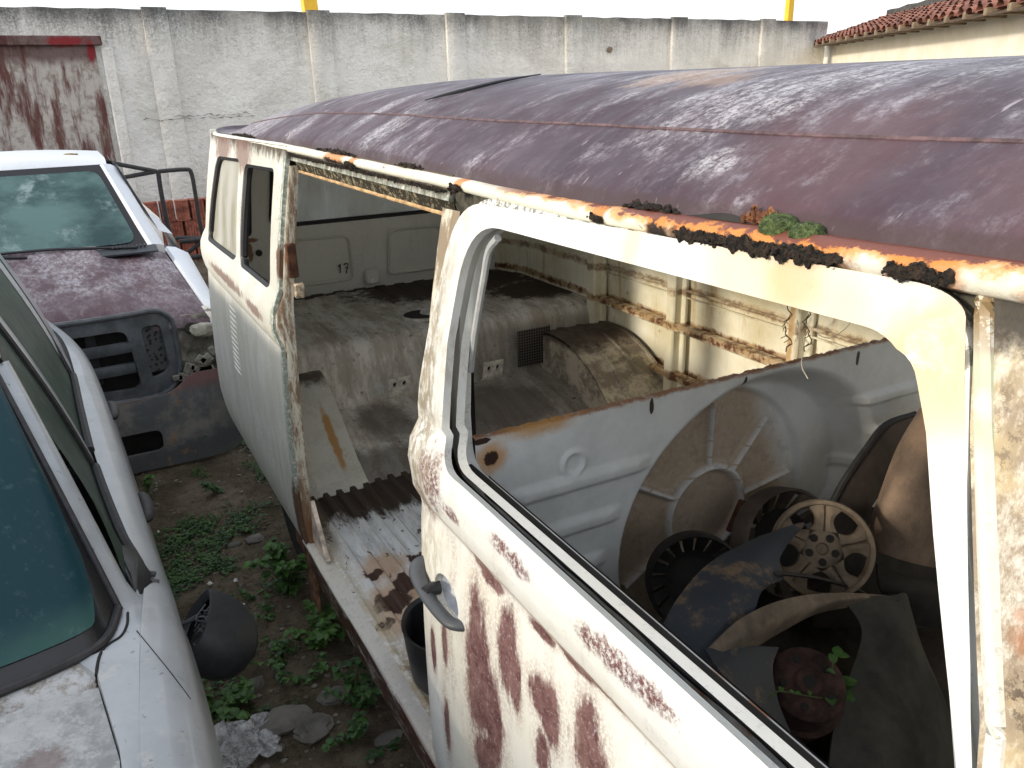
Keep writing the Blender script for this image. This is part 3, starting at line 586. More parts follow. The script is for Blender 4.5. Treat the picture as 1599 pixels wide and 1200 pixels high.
def bulk_mat():
    m = Mt('bulkhead_paint'); n = m.noise(9, 6, .7); f = m.noise(90, 4, .75)
    c = m.mix(m.mr(n, .35, .68), (.68, .70, .71), (.58, .60, .60))
    v = m.new('ShaderNodeVectorMath', m.pos, (WCX, BY, WCZ), operation='SUBTRACT').outputs[0]; v = m.new('ShaderNodeVectorMath', v, (1, 0, 1), operation='MULTIPLY').outputs[0]
    L = m.new('ShaderNodeVectorMath', v, operation='LENGTH').outputs['Value']
    ring = m.mr(m.m('ABSOLUTE', m.m('SUBTRACT', L, .112)), .012, .006)
    d = m.mul(m.mr(m.m('ADD', L, m.mul(m.m('SUBTRACT', n, .5), .05)), .318, .296), m.mr(m.m('ADD', m.m('ADD', m.X, m.mul(m.Z, .45)), m.mul(m.noise(20, 5), .05)), 1.93, 1.82)); cr_ = m.new('ShaderNodeAttribute', attribute_name='crest').outputs['Fac']; d = m.mul(d, m.m('SUBTRACT', 1., m.mul(m.mr(cr_, .3, .95), .75)))
    c = m.mix(m.mul(d, m.mr(f, .3, .55, .78, 1)), c, (.42, .33, .245))
    d2 = m.mul(m.mr(m.noise(30, 5, .8, off=2), .52, .62), m.mr(L, .31, .28)); c = m.mix(m.mul(d2, .22), c, (.16, .09, .06))
    # rusty top edge
    e = m.mr(m.m('ADD', m.Z, m.mul(m.m('SUBTRACT', m.noise(30, 6, .8), .5), .024)), 1.197, 1.206); c = m.mix(m.mul(e, .9), c, (.30, .12, .04))
    e = m.blobs([((.70, BY, 1.205), (.07, .2, .022))], m.noise(40, 5, .7), .6, 1.2); c = m.mix(m.mul(e, .8), c, (.50, .26, .07))
    q = at('y', BY, 768, 716); q2 = at('y', BY, 752, 690)
    c = m.mix(m.mul(m.blobs([(q, (.030, .2, .030))], m.noise(40, 5), .5, 1.), .8), c, (.55, .27, .07)); c = m.mix(m.blobs([(q, (.016, .2, .014)), (q2, (.02, .2, .006))], m.noise(60, 6, .8), 1., .3), c, RUST_D)
    c = m.mix(m.blobs([(at('y', BY, *p), (.0058, .2, .017)) for p in ((1018, 635), (1165, 600), (1340, 560))], m.noise(60), .4, .2), c, (.03, .018, .012))
    c = m.mix(m.mul(m.mr(m.noise(70, 4, .8), .68, .71), .7), c, (.08, .05, .04))
    return m.done(c, .5, bump=m.m('ADD', n, m.mul(f, .25)), bs=.2, bd=.008)
bk = mb.build('bulkhead', bulk_mat(), van, 60); at_ = bk.data.attributes.new('crest', 'FLOAT', 'POINT'); at_.data.foreach_set('value', CV)
mb = MB(); q = at('y', BY+.07, 1150, 806); mb.box(q, (.022, .012, .085), Matrix.Rotation(.45, 3, 'Y'), ch=.003); mb.build('wheel_clamp', RUSTM, bk)
mb = MB(); mb.box(q+Vector((.03, .01, -.01)), (.02, .01, .06), Matrix.Rotation(.45, 3, 'Y'), ch=.003); mb.build('wheel_clamp', simple('grey_metal', (.3, .33, .32), .5), bk)
mb = MB(); mb.grid([[(x, y, .38) for y in (-.7, 1.2)] for x in (.5, 2.2)]); mb.build('cab_floor', simple('cab_floor_dirt', (.05, .04, .035), .95, .5, 8), van, solid=.02)
# B post behind the door edge, with the cream rust track showing above the belt
mb = MB(); mb.grid([[Vector((prof(z)+a, 1.30+b, z)) for a, b in ((.012, -.04), (.006, .012), (.010, .028), (.06, .03), (.06, -.04))] for z in gl(.40, 1.60, 60)])
def bp(m, col): return m.mix(m.mul(m.mr(m.noise(22, 6, .8, (1, 1, .3)), .40, .52), .85), col, (.20, .14, .08))
mb.build('centre_post', aged_paint('post_paint', (.66, .62, .52), .8, .6, .5, bp), van)
# ---- passenger door: outer shell with rounded window hole
def doors(y, z):
    p = side(y, z); e = min(1, max(0, (1.305-y)/.03)); p.x += .012*(1-e)**2; e = min(1, max(0, (y-edgef(z))/.025)); p.x += .014*(1-e)**2
    if z > 1.25: # the window frame bows out a little round its rim
        p.x -= .008
    return p
def edgef(z): return interp([(.4, .42), (1.05, .23), (1.2, .235), (1.35, .262), (1.55, .332), (1.645, .362)], z)
def edger(z): return interp([(.4, 1.302), (1.1, 1.302), (1.28, 1.285), (1.5, 1.225), (1.57, 1.195), (1.62, 1.13), (1.645, 1.09)], z)
DO = rnd([(1.302, .41, .04), (1.304, 1.12), (1.288, 1.26), (1.255, 1.42), (1.20, 1.625, .085), (.362, 1.648, .03), (.332, 1.55), (.266, 1.35), (.232, 1.2), (.225, 1.05), (.36, .6), (.42, .41)], 9)
DH = rnd([(1.172, 1.192, .075), (1.178, 1.40), (1.152, 1.598, .10), (.385, 1.606, .05), (.352, 1.54), (.325, 1.47), (.281, 1.36), (.262, 1.30), (.236, 1.195, .05)], 9)
CUP = [(1.165+.052*math.cos(a), .922+.042*math.sin(a)) for a in gl(0, 2*math.pi, 28)[:-1]]
mb = MB(); panel(mb, DO, [DH, CUP], doors, .035, ZS); door = mb.build('front_door', DOORP, van, 50, solid=.014)
# returned flange of the hole and the inner window frame with black channel between
def doin(off): return lambda y, z: doors(y, z)+Vector((off, 0, 0))
mb = MB(); L = dens(DH, .03); cen = Vector((.75, 1.40))
def shrink(p, d):
    v = Vector(p)-cen; return (p[0]-d*v.x/abs(v.x+1e-6)*min(1, abs(v.x)/.15) if abs(v.x) > 1e-6 else p[0], p[1]-d*(v.y/.2)*min(1, 1))
mb.grid([[doors(*p)+Vector((o, 0, 0)) for p in L] for o in (.012, .028)], cv=True); mb.build('window_flange', DOORP, door)
IH = rnd([(1.212, 1.150, .05), (1.215, 1.25), (1.192, 1.45), (1.15, 1.594, .085), (.378, 1.600, .05), (.335, 1.50), (.27, 1.30), (.228, 1.150, .04)], 9)
IO = rnd([(1.252, 1.126, .06), (1.252, 1.3), (1.228, 1.47), (1.19, 1.632, .10), (.35, 1.64, .05), (.30, 1.47), (.24, 1.28), (.20, 1.126, .04)], 9)
def inner(y, z): return Vector((max(.566, prof(z)+.016), y, z))
mb = MB(); panel(mb, IO, [IH], inner, .03)
def strip_st(m, col):
    sp = []
    for px, py in ((757, 757), (811, 795), (856, 837), (908, 883), (969, 935), (1038, 994), (1118, 1070), (1128, 1080), (1180, 1110), (735, 728), (728, 715)): q = at('x', .566, px, py); sp.append(((q.x, q.y, q.z), (.02, .0045, .006)))
    col = m.mix(m.mul(m.blobs([(at('x', .566, *p), (.03, .018, .018)) for p in ((1118, 1068), (735, 728), (726, 712), (1185, 1115))], m.noise(40, 5, .7), .8, 1.), .9), col, (.34, .13, .035))
    col = m.mix(m.mul(m.mr(m.Z, 1.58, 1.60), m.mr(m.noise(60, 5, .8), .44, .54), .8), col, (.05, .05, .035))
    return m.mix(m.blobs(sp, m.noise(50), .3, .2), col, (.02, .012, .01))
FRP = aged_paint('window_frame_paint', (.74, .75, .74), .2, .35, .1, strip_st, .35); mb.build('window_frame', FRP, door, 50, solid=.022)
mb = MB(); Lq = rnd([(1.285, 1.07, .05), (1.285, 1.3), (1.26, 1.50), (1.21, 1.65, .06), (.33, 1.65, .03), (.215, 1.28), (.18, 1.07, .04)], 6)
panel(mb, Lq, [[(a+(.75-a)*.01, b) for a, b in IO]], lambda y, z: inner(y, z)+Vector((.024, 0, 0)), .05); mb.build('window_channel', DARKIN, door)
mb = MB(); mb.grid([[Vector((.545, y, z)) for z in (1.16, .45)] for y in gl(.30, 1.28, 4)]); mb.build('inner_door_skin', DARKIN, door, solid=.01)
mb = MB(); pts = [at('x', .560, *p) for p in ((778, 372), (764, 392), (757, 430), (745, 500), (738, 550), (735, 580))]; mb.tube(spl(pts, 24), .0062, 8); mb.build('frame_seal', simple('pale_grey_seal', (.42, .43, .43), .5, .15, 30), door)
mb = MB(); mb.tube(spl([at('x', .552, *p) for p in ((722, 700), (724, 715), (732, 733), (748, 750))], 12), .007, 8); mb.build('rusty_channel', RUSTM, door)
# gap of peeled rubber inside the slot
mb = MB(); pts = [Vector((.548, y, 1.140+.004*mn.noise(Vector((y*12, 0, 0))))) for y in gl(.30, 1.12, 50)]; mb.tube(pts, [.008+.004*mn.noise(Vector((y*9, 4, 0))) for y in gl(.30, 1.12, 50)], 6); mb.build('slot_rubber', RUBBER, door)
# pull handle and its recessed cup
HZ = .905
mb = MB(); mb.grid([[Vector((prof(.922)+dx, 1.165+.054*r*math.cos(a), .922+.044*r*math.sin(a))) for a in gl(0, 2*math.pi, 33)[:-1]] for r, dx in ((1.02, .0), (.97, -.0012), (.93, .002), (.8, .011), (.5, .018), (.02, .020))], cv=True)
mb.build('handle_cup', simple('cup_paint', (.46, .48, .52), .3, .2, 40), door)
mb = MB(); pts = spl([(.488, 1.288, HZ+.024), (.474, 1.283, HZ+.022), (.462, 1.262, HZ+.014), (.457, 1.22, HZ+.004), (.457, 1.17, HZ), (.461, 1.125, HZ-.002), (.470, 1.106, HZ-.002), (.488, 1.094, HZ-.002)], 26)
mb.tube(pts, [.0135+.005*math.exp(-((i-4)/5)**2) for i in range(26)], 14, flat=.75); hd = mb.build('door_handle', PLAS, door)
mb = MB(); mb.tube([(.452, 1.21, HZ+.012), (.47, 1.215, HZ+.010), (.484, 1.215, HZ+.008)], [.010, .012, .014], 10); mb.build('push_button', BLACKP, hd)
mb = MB(); cc = at('x', .49, 1115, 1192); mb.lathe([(.0, .01), (.009, .01), (.011, .0), (.016, -.002), (.018, .0)], cc, (1, 0, 0), 20); mb.build('mirror_hole', RUSTM, door)
mb = MB(); mb.tube([(.488, y, .56-.01*math.sin(y)) for y in gl(.5, 1.30, 20)], .004, 6); mb.build('lower_crease', DOORP, door)
# ---- A pillar and nose in front of the door
def nose(y, z): p = side(y, z); p.x += .9*max(0, -y-.0)**2+.006; return p
mb = MB(); panel(mb, [(-.55, .35), (.40, .35), (.345, .6), (.215, 1.05), (.222, 1.2), (.254, 1.35), (.322, 1.55), (.352, 1.66), (-.05, 1.66), (-.15, 1.45), (-.35, 1.1), (-.55, 1.05)], [], nose, .05, ZS); mb.build('front_pillar', PILP, van, solid=.012)
mb = MB(); mb.tube([Vector((prof(z)-.003, edgef(z)-.021, z)) for z in gl(.7, 1.650, 120)], .0085, 8)
def strip2(m, col): return m.mix(m.mul(m.mr(m.m('ABSOLUTE', m.m('SUBTRACT', m.Z, 1.575)), .04, .02), m.mr(m.noise(30, 4), .3, .5)), m.mix(m.mul(m.mr(m.Z, 1.58, 1.64), m.mr(m.noise(50, 5, .8), .4, .5)), col, (.25, .17, .08)), (.50, .58, .42))
mb.build('pillar_seam', aged_paint('seam_paint', (.72, .72, .66), .3, .5, .2, strip2), van)
# nose, windscreen surround of the cab (mostly outside the picture)
mb = MB(); panel(mb, rnd([(.70, .35, .1), (2.03, .35, .1), (2.03, 1.66, .1), (.70, 1.66, .1)]), [rnd([(.8, 1.1, .1), (1.93, 1.1, .1), (1.93, 1.58, .1), (.8, 1.58, .1)])], lambda x, z: Vector((x, -.62+.45*max(0, z-1.0)+.25*((x-XC)/.7)**4, z)), .07); mb.build('nose_panel', DOORP, van, solid=.012)
# ---- roof
EH = [(0, .012), (.02, .034), (.05, .052), (.09, .074), (.125, .092), (.18, .116), (.26, .140), (.425, .165), (.60, .172), (.80, .176)]
def gz(y): return 1.648+.018*max(0, min(1, (.9-y)/.6))-.010*max(0, (y-2.5))
def foot():
    L = [Vector((.585, y)) for y in gl(-.35, 3.42, 118)]
    for k in range(1, 20): a = math.pi/2*k/20; L.append(Vector((.585+.17*(1-math.cos(a)), 3.42+.56*math.sin(a))))
    for k in range(1, 12): L.append(Vector((.755+(XC-.755)*k/12, 3.98)))
    L.append(Vector((XC, 3.98))); R = [Vector((2*XC-p.x, p.y)) for p in reversed(L[:-1])]; L += R
    for k in range(1, 24): a = math.pi*k/24; L.append(Vector((XC+(XC-.585)*math.cos(a), -.35-.42*math.sin(a))))
    return L
FT = foot()
def roofp(b, t):
    s_ = Vector((XC, min(max(b.y, -.1), 2.9))); d = (s_-b); e = t*d.length; p = b+d*t; h = -.006 if t == 0 else smin(EH, min(e*(.78/max(d.length, .78)) if d.length > .78 else e, .8))
    D = .030*max(0, p.y-1.9)**2; h2 = h-D*(h/(h+.035)); return Vector((p.x, p.y, gz(p.y)*math.exp(-e*8)+(1.648-.010*max(0, p.y-2.5))*(1-math.exp(-e*8))+(h2 if t == 0 else max(.008, h2))+.0025*mn.noise(Vector((p.x*3, p.y*2.5, 7)))))
TT = [0, .012, .03, .05, .075, .1, .13, .155, .165, .175, .2, .25, .3, .36, .42, .5, .58, .66, .74, .82, .9, 1]
def roof_mat():
    m = Mt('maroon_roof_paint'); n = m.noise(3.2, 6, .72, (.35, 1, 1)); st = m.noise(26, 6, .72, (.10, 1, 1)); f = m.noise(120, 4, .8); n2 = m.noise(7, 6, .75, (.4, 1, 1), 3)
    c = m.mix(m.mr(n, .35, .68), (.038, .021, .034), (.080, .052, .070)); c = m.mix(m.mul(m.mr(m.noise(45, 7, .8, (.12, 1, 1), 15), .50, .70), .55), c, (.16, .12, .14)); c = m.mix(m.mul(m.mr(m.noise(11, 5, .7, (.15, 1, 1), 8), .45, .65), .7), c, (.040, .012, .022))
    c = m.mix(m.mul(m.mr(m.m('ADD', m.X, m.mul(n, .3)), .85, 1.25), .6), c, (.065, .062, .085))  # sky sheen on the flatter top, put into the colour as blue-grey
    rl = m.blobs([((.70, .60, 1.72), (.12, .10, .2)), ((.72, .30, 1.72), (.16, .10, .2))], n2, 1., 1.2); c = m.mix(m.mul(rl, .4), c, (.14, .065, .065))
    # chalky bloom, sparse streaks running down the slope
    ch = m.mul(m.mr(n2, .46, .66), m.mr(st, .40, .62), m.mr(f, .30, .60)); c = m.mix(m.mul(ch, .75), c, (.44, .41, .46))
    P = [((.68, 3.2, 1.7), (.16, .34, .2)), ((.64, 2.45, 1.7), (.07, .05, .2)), ((.74, 2.0, 1.7), (.12, .035, .2)), ((.66, 1.78, 1.7), (.09, .05, .2)), ((.655, .72, 1.7), (.03, .03, .2)), ((.80, .83, 1.75), (.10, .10, .2)), ((1.05, .75, 1.8), (.25, .10, .2)), ((1.2, .55, 1.8), (.28, .10, .2)), ((1.0, 1.15, 1.8), (.12, .12, .2)), ((1.05, .42, 1.8), (.14, .05, .2)), ((1.0, 3.1, 1.75), (.25, .08, .2))]
    k = m.mul(m.blobs(P, m.noise(16, 6, .75, (.25, 1, 1), 5), 1.9, 1.0), m.mr(m.noise(60, 5, .8, (.3, 1, 1)), .34, .58)); c = m.mix(m.mul(k, m.mr(f, .35, .6), .62), c, (.60, .59, .62))
    k = m.mul(m.blobs([((.98, 1.12, 1.8), (.12, .10, .2)), ((.9, 1.0, 1.8), (.06, .06, .2))], m.noise(20, 6, .8, (.4, 1, 1)), 1.6, .6), .6); c = m.mix(m.mul(k, .6), c, (.45, .28, .15))
    # fine scratches
    k = m.mul(m.mr(m.noise(90, 3, .6, (.05, 1, .3), 11), .68, .72), .45); c = m.mix(k, c, (.55, .52, .55))
    # rusty bottom hem near the gutter
    hem = m.mr(m.m('ADD', m.X, m.mul(m.m('SUBTRACT', m.noise(35, 6, .8), .5), .02)), .600, .590); c = m.mix(m.mul(hem, .8), c, (.045, .022, .022))
    return m.done(c, m.mr(m.noise(9, 4), .3, .7, .46, .66), bump=m.m('ADD', m.mul(n, .3), m.mul(f, .25)), bs=.25, bd=.006, spec=.5)
HL = MB(); HL.grid([[roofp(b, max(t, .02))+Vector((0, 0, -.014)) for t in (0, .1, .2, .4, .6, .8, 1)] for b in FT[::3]], cu=True); HL.build('inner_roof_skin', INT, van, 60)
ROOF = roof_mat(); mb = MB(); mb.grid([[roofp(b, t) for t in TT] for b in FT], cu=True); roof = mb.build('roof', ROOF, van, 60)
def roof_xy(x, y):
    b = Vector((.585, y)); return roofp(b, (x-.585)/(XC-.585))
# raised seam along the roof
SEAM = simple('seam_filler', (.10, .06, .065), .7, .5, 60)
mb = MB(); mb.tube([roofp(b, .16)+Vector((0, 0, -.0008)) for b in FT[:150]], .0036, 6); mb.build('roof_seam', SEAM, roof)
mb = MB(); pts = [roof_xy(.76+.02*i, 1.62-.012*i+.0*i) for i in range(0)]
cr = [at('x', xx, *p) for xx, p in ()]
L = []
for px, py in ((664, 160), (700, 150), (740, 140), (790, 129), (845, 119)):   # a dark wire lying on the far roof
    d = at('x', 1, px, py)-Vector((0, 0, CZ)); best = None
    for k in range(60, 130):
        s_ = k/100; p = Vector((0, 0, CZ))+d*s_
        if p.x > .6: r_ = roof_xy(min(p.x, XC), p.y); e = abs(r_.z-p.z)
        else: continue
        if best is None or e < best[0]: best = (e, r_)
    L.append(best[1]+Vector((0, 0, .004)))
mb = MB(); mb.tube(spl(L, 24), [.0012+.0028*math.sin(math.pi*i/23) for i in range(24)], 6); tag(mb.build('wire', BLACKP), 'thin dark wire lying on the far side of the maroon roof', 'wire')
# ---- gutter: a rolled channel, cream paint with rust
def gut_mat():
    m = Mt('gutter_paint'); a = m.new('ShaderNodeAttribute', attribute_name='band').outputs['Fac']
    n = m.noise(22, 6, .7, (1, .8, 1)); n3 = m.noise(60, 6, .8); f = m.noise(70, 6, .8); nn = m.mul(m.m('SUBTRACT', n, .5), 1.5)
    c = m.mix(m.mr(m.noise(8, 5), .3, .7), (.80, .77, .62), (.70, .69, .62)); front = m.mr(m.Y, 1.2, .95); heavy = m.mr(m.Y, .95, .66)
    loc = m.blobs([((.57, y, 1.65), (.2, r, .2)) for y, r in ((1.235, .016), (.64, .05), (.57, .05), (.50, .045), (.825, .014), (.385, .030), (.27, .035), (1.93, .07), (1.79, .02), (.71, .02))], m.noise(40, 5, .7), .6, .7)
    top = m.m('ADD', a, nn); bot = m.m('ADD', m.m('SUBTRACT', 1., a), nn)
    thr = m.mul(heavy, .22)                                   # the rust creeps lower towards the front
    c = m.mix(m.mul(front, m.mr(m.m('ADD', top, thr), .62, .92), .85), c, (.68, .27, .035))
    c = m.mix(m.mul(loc, .9), c, (.60, .21, .03))
    c = m.mix(m.mul(front, m.mr(m.m('ADD', top, thr), .92, 1.02)), c, (.17, .05, .03))
    c = m.mix(m.mul(loc, m.mr(bot, .42, .56)), c, (.022, .014, .010))
    c = m.mix(m.mul(m.mr(m.noise(24, 6, .8, off=3), .63, .66), .9), c, (.14, .045, .02))
    return m.done(c, .42, bump=n3, bs=.4, bd=.006)
GUT = gut_mat(); mb = MB(); sec = [(.006, .006), (-.006, .0065), (-.013, .003), (-.016, -.003), (-.0135, -.0095), (-.006, -.0125), (.003, -.010), (.006, -.004)]
rings = []; GF = FT
for i, b in enumerate(GF):
    if i in range(len(GF)): t = (GF[(i+1) % len(GF)]-GF[i-1]).normalized(); nrm2 = Vector((t.y, -t.x))
    bz = gz(b.y); w = 1+.04*mn.noise(Vector((b.y*6, b.x*6, 0)))
    sc = interp([(.25, 1.5), (.6, 1.3), (1.2, 1.02), (2, 1)], b.y)
    rings.append([(b.x+nrm2.x*(.006+(o-.006)*sc)*w, b.y+nrm2.y*(.006+(o-.006)*sc)*w, bz+h*w*sc+.0015*mn.noise(Vector((b.y*10, b.x*10, o*90)))) for o, h in sec])
# outward side check
if rings[20][3][0] > GF[20].x: rings = [[(2*GF[i].x-p[0], 2*GF[i].y-p[1], p[2]) for p in r] for i, r in enumerate(rings)]
mb.grid(rings, cu=True, cv=True); gut = mb.build('gutter', GUT, van, 60)
at_ = gut.data.attributes.new('band', 'FLOAT', 'POINT'); at_.data.foreach_set('value', [(1, .95, .75, .5, .28, .1, 0, 0)[i % 8] for i in range(len(gut.data.vertices))])
mb = MB(); mb.grid([[Vector((x, y, gz(y)+z)) for x, z in ((.592, .004), (.590, -.03), (.600, -.06), (.640, -.07), (.645, .0))] for y in gl(-.5, 3.3, 50)]); mb.build('cant_rail', simple('dark_rail', (.07, .065, .05), .9, .6, 40), van)  # dark strip closing the gap between gutter and door
# rotten black crust and leaf mould hanging on the gutter
CRUST = Mt('leaf_mould'); n = CRUST.noise(90, 5, .8); CRUST = CRUST.done(CRUST.mix(CRUST.mr(n, .42, .6), (.008, .007, .006), (.055, .036, .024)), .95, bump=n, bs=1, bd=.01)
rg = random.Random(5)
def crust_strip(y0, y1, x, z, drop, seed, up_=.004):
    """a jagged sheet of rotten metal hanging from the gutter lip"""
    mb = MB(); N = int((y1-y0)/.0011); G = []
    for i in range(N+1):
        u = i/N; y = y0+(y1-y0)*u; env = min(1, math.sin(math.pi*u)*2.2)**.6
        d = .72*drop*env*(.25+1.15*abs(mn.fractal(Vector((y*55, seed, 0)), .85, 2.2, 6))+.35*abs(mn.noise(Vector((y*420, seed, 3))))); tp = up_*env*(1+1.4*mn.fractal(Vector((y*80, seed, 9)), .8, 2, 5))
        G.append([Vector((x-.0018*env*(1+1.4*mn.fractal(Vector((y*260, t*4, seed)), .8, 2, 4)), y, gz(y)+z+tp*.7*(1-t)-d*.8*t)) for t in gl(0, 1, 9)])
    mb.grid(G); return mb.build('rust_crust', CRUST, van, 70, solid=.003)
def crust(name, y0, y1, n, x=.585, z=0, r=(.004, .012), par=van, drop=0.):
    mb = MB()
    for k in range(n):
        y = rg.uniform(y0, y1); e = math.sin(math.pi*(y-y0)/(y1-y0))**.5; rr = rg.uniform(*r)*(.5+.5*e)
        mb.lump((x+rg.uniform(-.008, .010), y, gz(y)+z+rg.uniform(-drop, .006)*e+rr*.3), rr, .75, 3.5, 2 if rr > .008 else 1, k, (rg.uniform(.7, 1.5), rg.uniform(.7, 1.8), rg.uniform(.6, 1.1)))
    return mb.build(name, CRUST, par, 80)
for y0, y1, n, lb in ((1.80, 2.12, 80, 'long strip of dark rotted leaf litter on the gutter above the doorway'), (2.85, 3.25, 40, 'thin dark leaf litter on the far rear end of the gutter'), (.70, .80, 26, 'small dark leaf litter on the gutter just behind the peeled rusty flap'), (1.42, 1.56, 20, 'small dark leaf litter lump on the gutter above the rear edge of the passenger door')):
    tag(crust('leaf_litter', y0, y1, n*4, .592, .007, (.0015, .0055), None), lb, None, None, 'stuff')
for y0, y1, n, dr in ((.455, .60, 200, .020), (.56, .675, 160, .016), (.355, .415, 110, .016), (1.76, 1.82, 60, .026), (1.215, 1.255, 36, .020), (.235, .30, 90, .018), (.81, .835, 20, .006)):
    sg = interp([(.25, 1.5), (.6, 1.3), (1.2, 1.02), (2, 1)], y0); crust_strip(y0, y1, .5755-.0125*sg, -.004*sg, dr, y0*50, .005*sg); crust('rust_crust', y0, y1, n//4, .574-.010*sg, -.007*sg, (.0008, .0026), van, dr*.3)
for q_ in range(6): crust_strip(1.30+.177*q_, 1.30+.177*(q_+1)+.01, .5745, -.017, .010, q_*7, .002)
# peeled flaps of roof skin standing up from the gutter
PEEL = Mt('peeled_rust'); n = PEEL.noise(40, 6, .8); PEEL = PEEL.done(PEEL.mix(PEEL.mr(n, .4, .6), (.14, .055, .03), (.45, .20, .07)), .9, bump=n, bs=.8, bd=.01)
def flap(y0, y1, x0, hgt, lean, seed, curl=0.):
    mb = MB(); N = 40; R = []
    for j in range(8):
        t = j/7; row = []
        for i in range(N+1):
            u = i/N; y = y0+(y1-y0)*u; env = (math.sin(math.pi*u)**.4)*(.55+.9*abs(mn.fractal(Vector((u*5, seed, 0)), .7, 2, 5))); h = hgt*env*t
            row.append((x0+lean*h*(1+curl*t)+.004*mn.noise(Vector((u*14, t*3, seed))), y+.006*mn.noise(Vector((u*9, t*4, seed+5))), gz(y)+.010+h*(1-curl*t*t*.6)))
        R.append(row)
    mb.grid(R); return mb.build('rust_flap', PEEL, van, 60, solid=.0025)
flap(1.10, 1.18, .598, .022, .25, 3); flap(.575, .70, .598, .020, .1, 8, .6); flap(.55, .60, .588, .020, -.1, 12)
mb = MB(); mb.grid([[(.588+.012*t, y, gz(y)+.008+.008*math.sin(3.14*t)*math.sin(3.14*(y-.57)/.12)) for t in gl(0, 1, 6)] for y in gl(.57, .69, 20)]); mb.build('rust_hollow', DARKIN, van)
# moss cushions
MOSS = Mt('moss'); n = MOSS.noise(160, 4, .8); MOSS = MOSS.done(MOSS.mix(MOSS.mr(n, .35, .65), (.025, .045, .012), (.16, .22, .07)), .95, bump=n, bs=1, bd=.01)
for (px, py, r, lb) in ((1219, 356, .0165, 'larger round green moss cushion growing on the rusty gutter'), (1262, 368, .0145, 'smaller flat green moss cushion beside the larger one on the gutter')):
    q = at('x', .584, px, py); mb = MB(); mb.lump(q, r, .10, 3, 4, px, (1.15, 1.25, .8))
    vs = list(mb.v)
    for k in range(700):
        v = Vector(vs[rg.randrange(len(vs))]); d = (v-q).normalized()
        if d.z < -.3: continue
        a = d.cross(Vector((rg.uniform(-1, 1), rg.uniform(-1, 1), rg.uniform(-1, 1)))).normalized()*.0007; e = d*rg.uniform(.0005, .0014)+a*rg.uniform(-1, 1)
        mb.add([v-a, v+a, v+e], [(0, 1, 2)])
    tag(mb.build('moss_cushion', MOSS, None, 80), lb, 'moss', 'moss cushions on the gutter')
# ---- rear wheel and rusty brackets under the body
TY = simple('tyre_rubber', (.03, .028, .026), .9, .4, 20)
mb = MB(); mb.lathe([(.17, -.07), (.28, -.085), (.305, -.06), (.31, 0), (.305, .06), (.28, .085), (.17, .07)], (.68, 3.08, .20), (1, 0, 0), 48); wh = mb.build('rear_wheel', TY, van)
mb = MB(); mb.lathe([(0, .0), (.08, .0), (.10, -.03), (.16, -.03), (.18, -.06)], (.68, 3.08, .20), (1, 0, 0), 32); mb.build('wheel_rim', RUSTM, wh)
for k, (y, w, z0) in enumerate(((2.62, .05, -.02), (2.75, .03, .02), (2.95, .06, .05))):
    mb = MB(); mb.grid([[(.54+.02*k+.01*mn.noise(Vector((z*9, y, 0))), y+w*t-.06*(z), z) for t in gl(-1, 1, 4)] for z in gl(z0, .41, 10)]); mb.build('body_bracket', (simple('flaky_rust', (.20, .10, .055), .9, .7, 25) if k != 1 else RUSTM), van, solid=.01)
# ================================================================ SCRAP LYING IN THE CAB
def Y(y, *p): return at('y', y, *p)
WC = simple('dusty_beige_plastic', (.20, .155, .11), .8, .45, 12); DB = simple('dusty_black_plastic', (.022, .021, .021), .6, .5, 9); LN = Mt('dusty_liner')
n = LN.noise(9, 6, .75); c = LN.mix(LN.mr(n, .5, .66), (.035, .042, .055), (.22, .15, .09)); LN = LN.done(c, .6, bump=n, bs=.3)
def frame_at(c, nrm, upv):
    n_ = Vector(nrm).normalized(); u = (Vector(upv)-n_*Vector(upv).dot(n_)).normalized(); r = u.cross(n_); return lambda a, b, h=0.: Vector(c)+r*a+u*b+n_*h
def spoke_cover(name, c, R, nrm, upv, mat, label, ns=5):
    """a pressed wheel cover: rim, dished hub and thick spokes with openings between"""
    F = frame_at(c, nrm, upv); t = thing(name, c, label, 'wheel cover')
    mb = MB(); mb.grid([[F(r*math.cos(a), r*math.sin(a), h) for a in gl(0, 2*math.pi, 63)[:-1]] for r, h in ((R, -.02), (R*1.0, 0), (R*.97, .008), (R*.90, .006), (R*.86, -.004), (R*.86, -.016))], cv=True); mb.build('rim', mat, t)
    mb = MB(); mb.grid([[F(r*math.cos(a), r*math.sin(a), h) for a in gl(0, 2*math.pi, 39)[:-1]] for r, h in ((.001, -.012), (R*.10, -.012), (R*.13, -.004), (R*.38, -.006), (R*.42, -.016))], cv=True); hub = mb.build('hub', mat, t)
    mb = MB()
    for k in range(5): a = 2*math.pi*(k+.5)/5+.3; mb.lathe([(0, 0), (R*.075, 0), (R*.08, -.003)], F(R*.26*math.cos(a), R*.26*math.sin(a), -.002), nrm, 14)
    mb.build('bolt_recess', DARKIN, hub)
    for k in range(ns):
        a = 2*math.pi*k/ns+.2; mb = MB(); rows = []
        for q in gl(0, 1, 10):
            r = R*(.36+.53*q); w = R*(.27-.10*math.sin(math.pi*min(1, q*1.1))+.15*q**3); row = []
            for e, h in ((-1, -.014), (-.93, .0), (-.5, .006), (-.12, .004), (0, -.003), (.12, .004), (.5, .006), (.93, .0), (1, -.014)):
                x = r; y = e*w*.5*2; row.append(F(x*math.cos(a)-y*math.sin(a), x*math.sin(a)+y*math.cos(a), h-.004*q))
            rows.append(row)
        mb.grid(rows); mb.build('spoke', mat, t)
    return t
def by(px, py, y): return at('y', y, px, py)
spoke_cover('wheel_cover', by(1285, 858, 1.02), .108, (-.55, -.62, .45), (0, .1, 1), WC, 'dusty beige plastic wheel cover with five thick spokes lying in the cab')
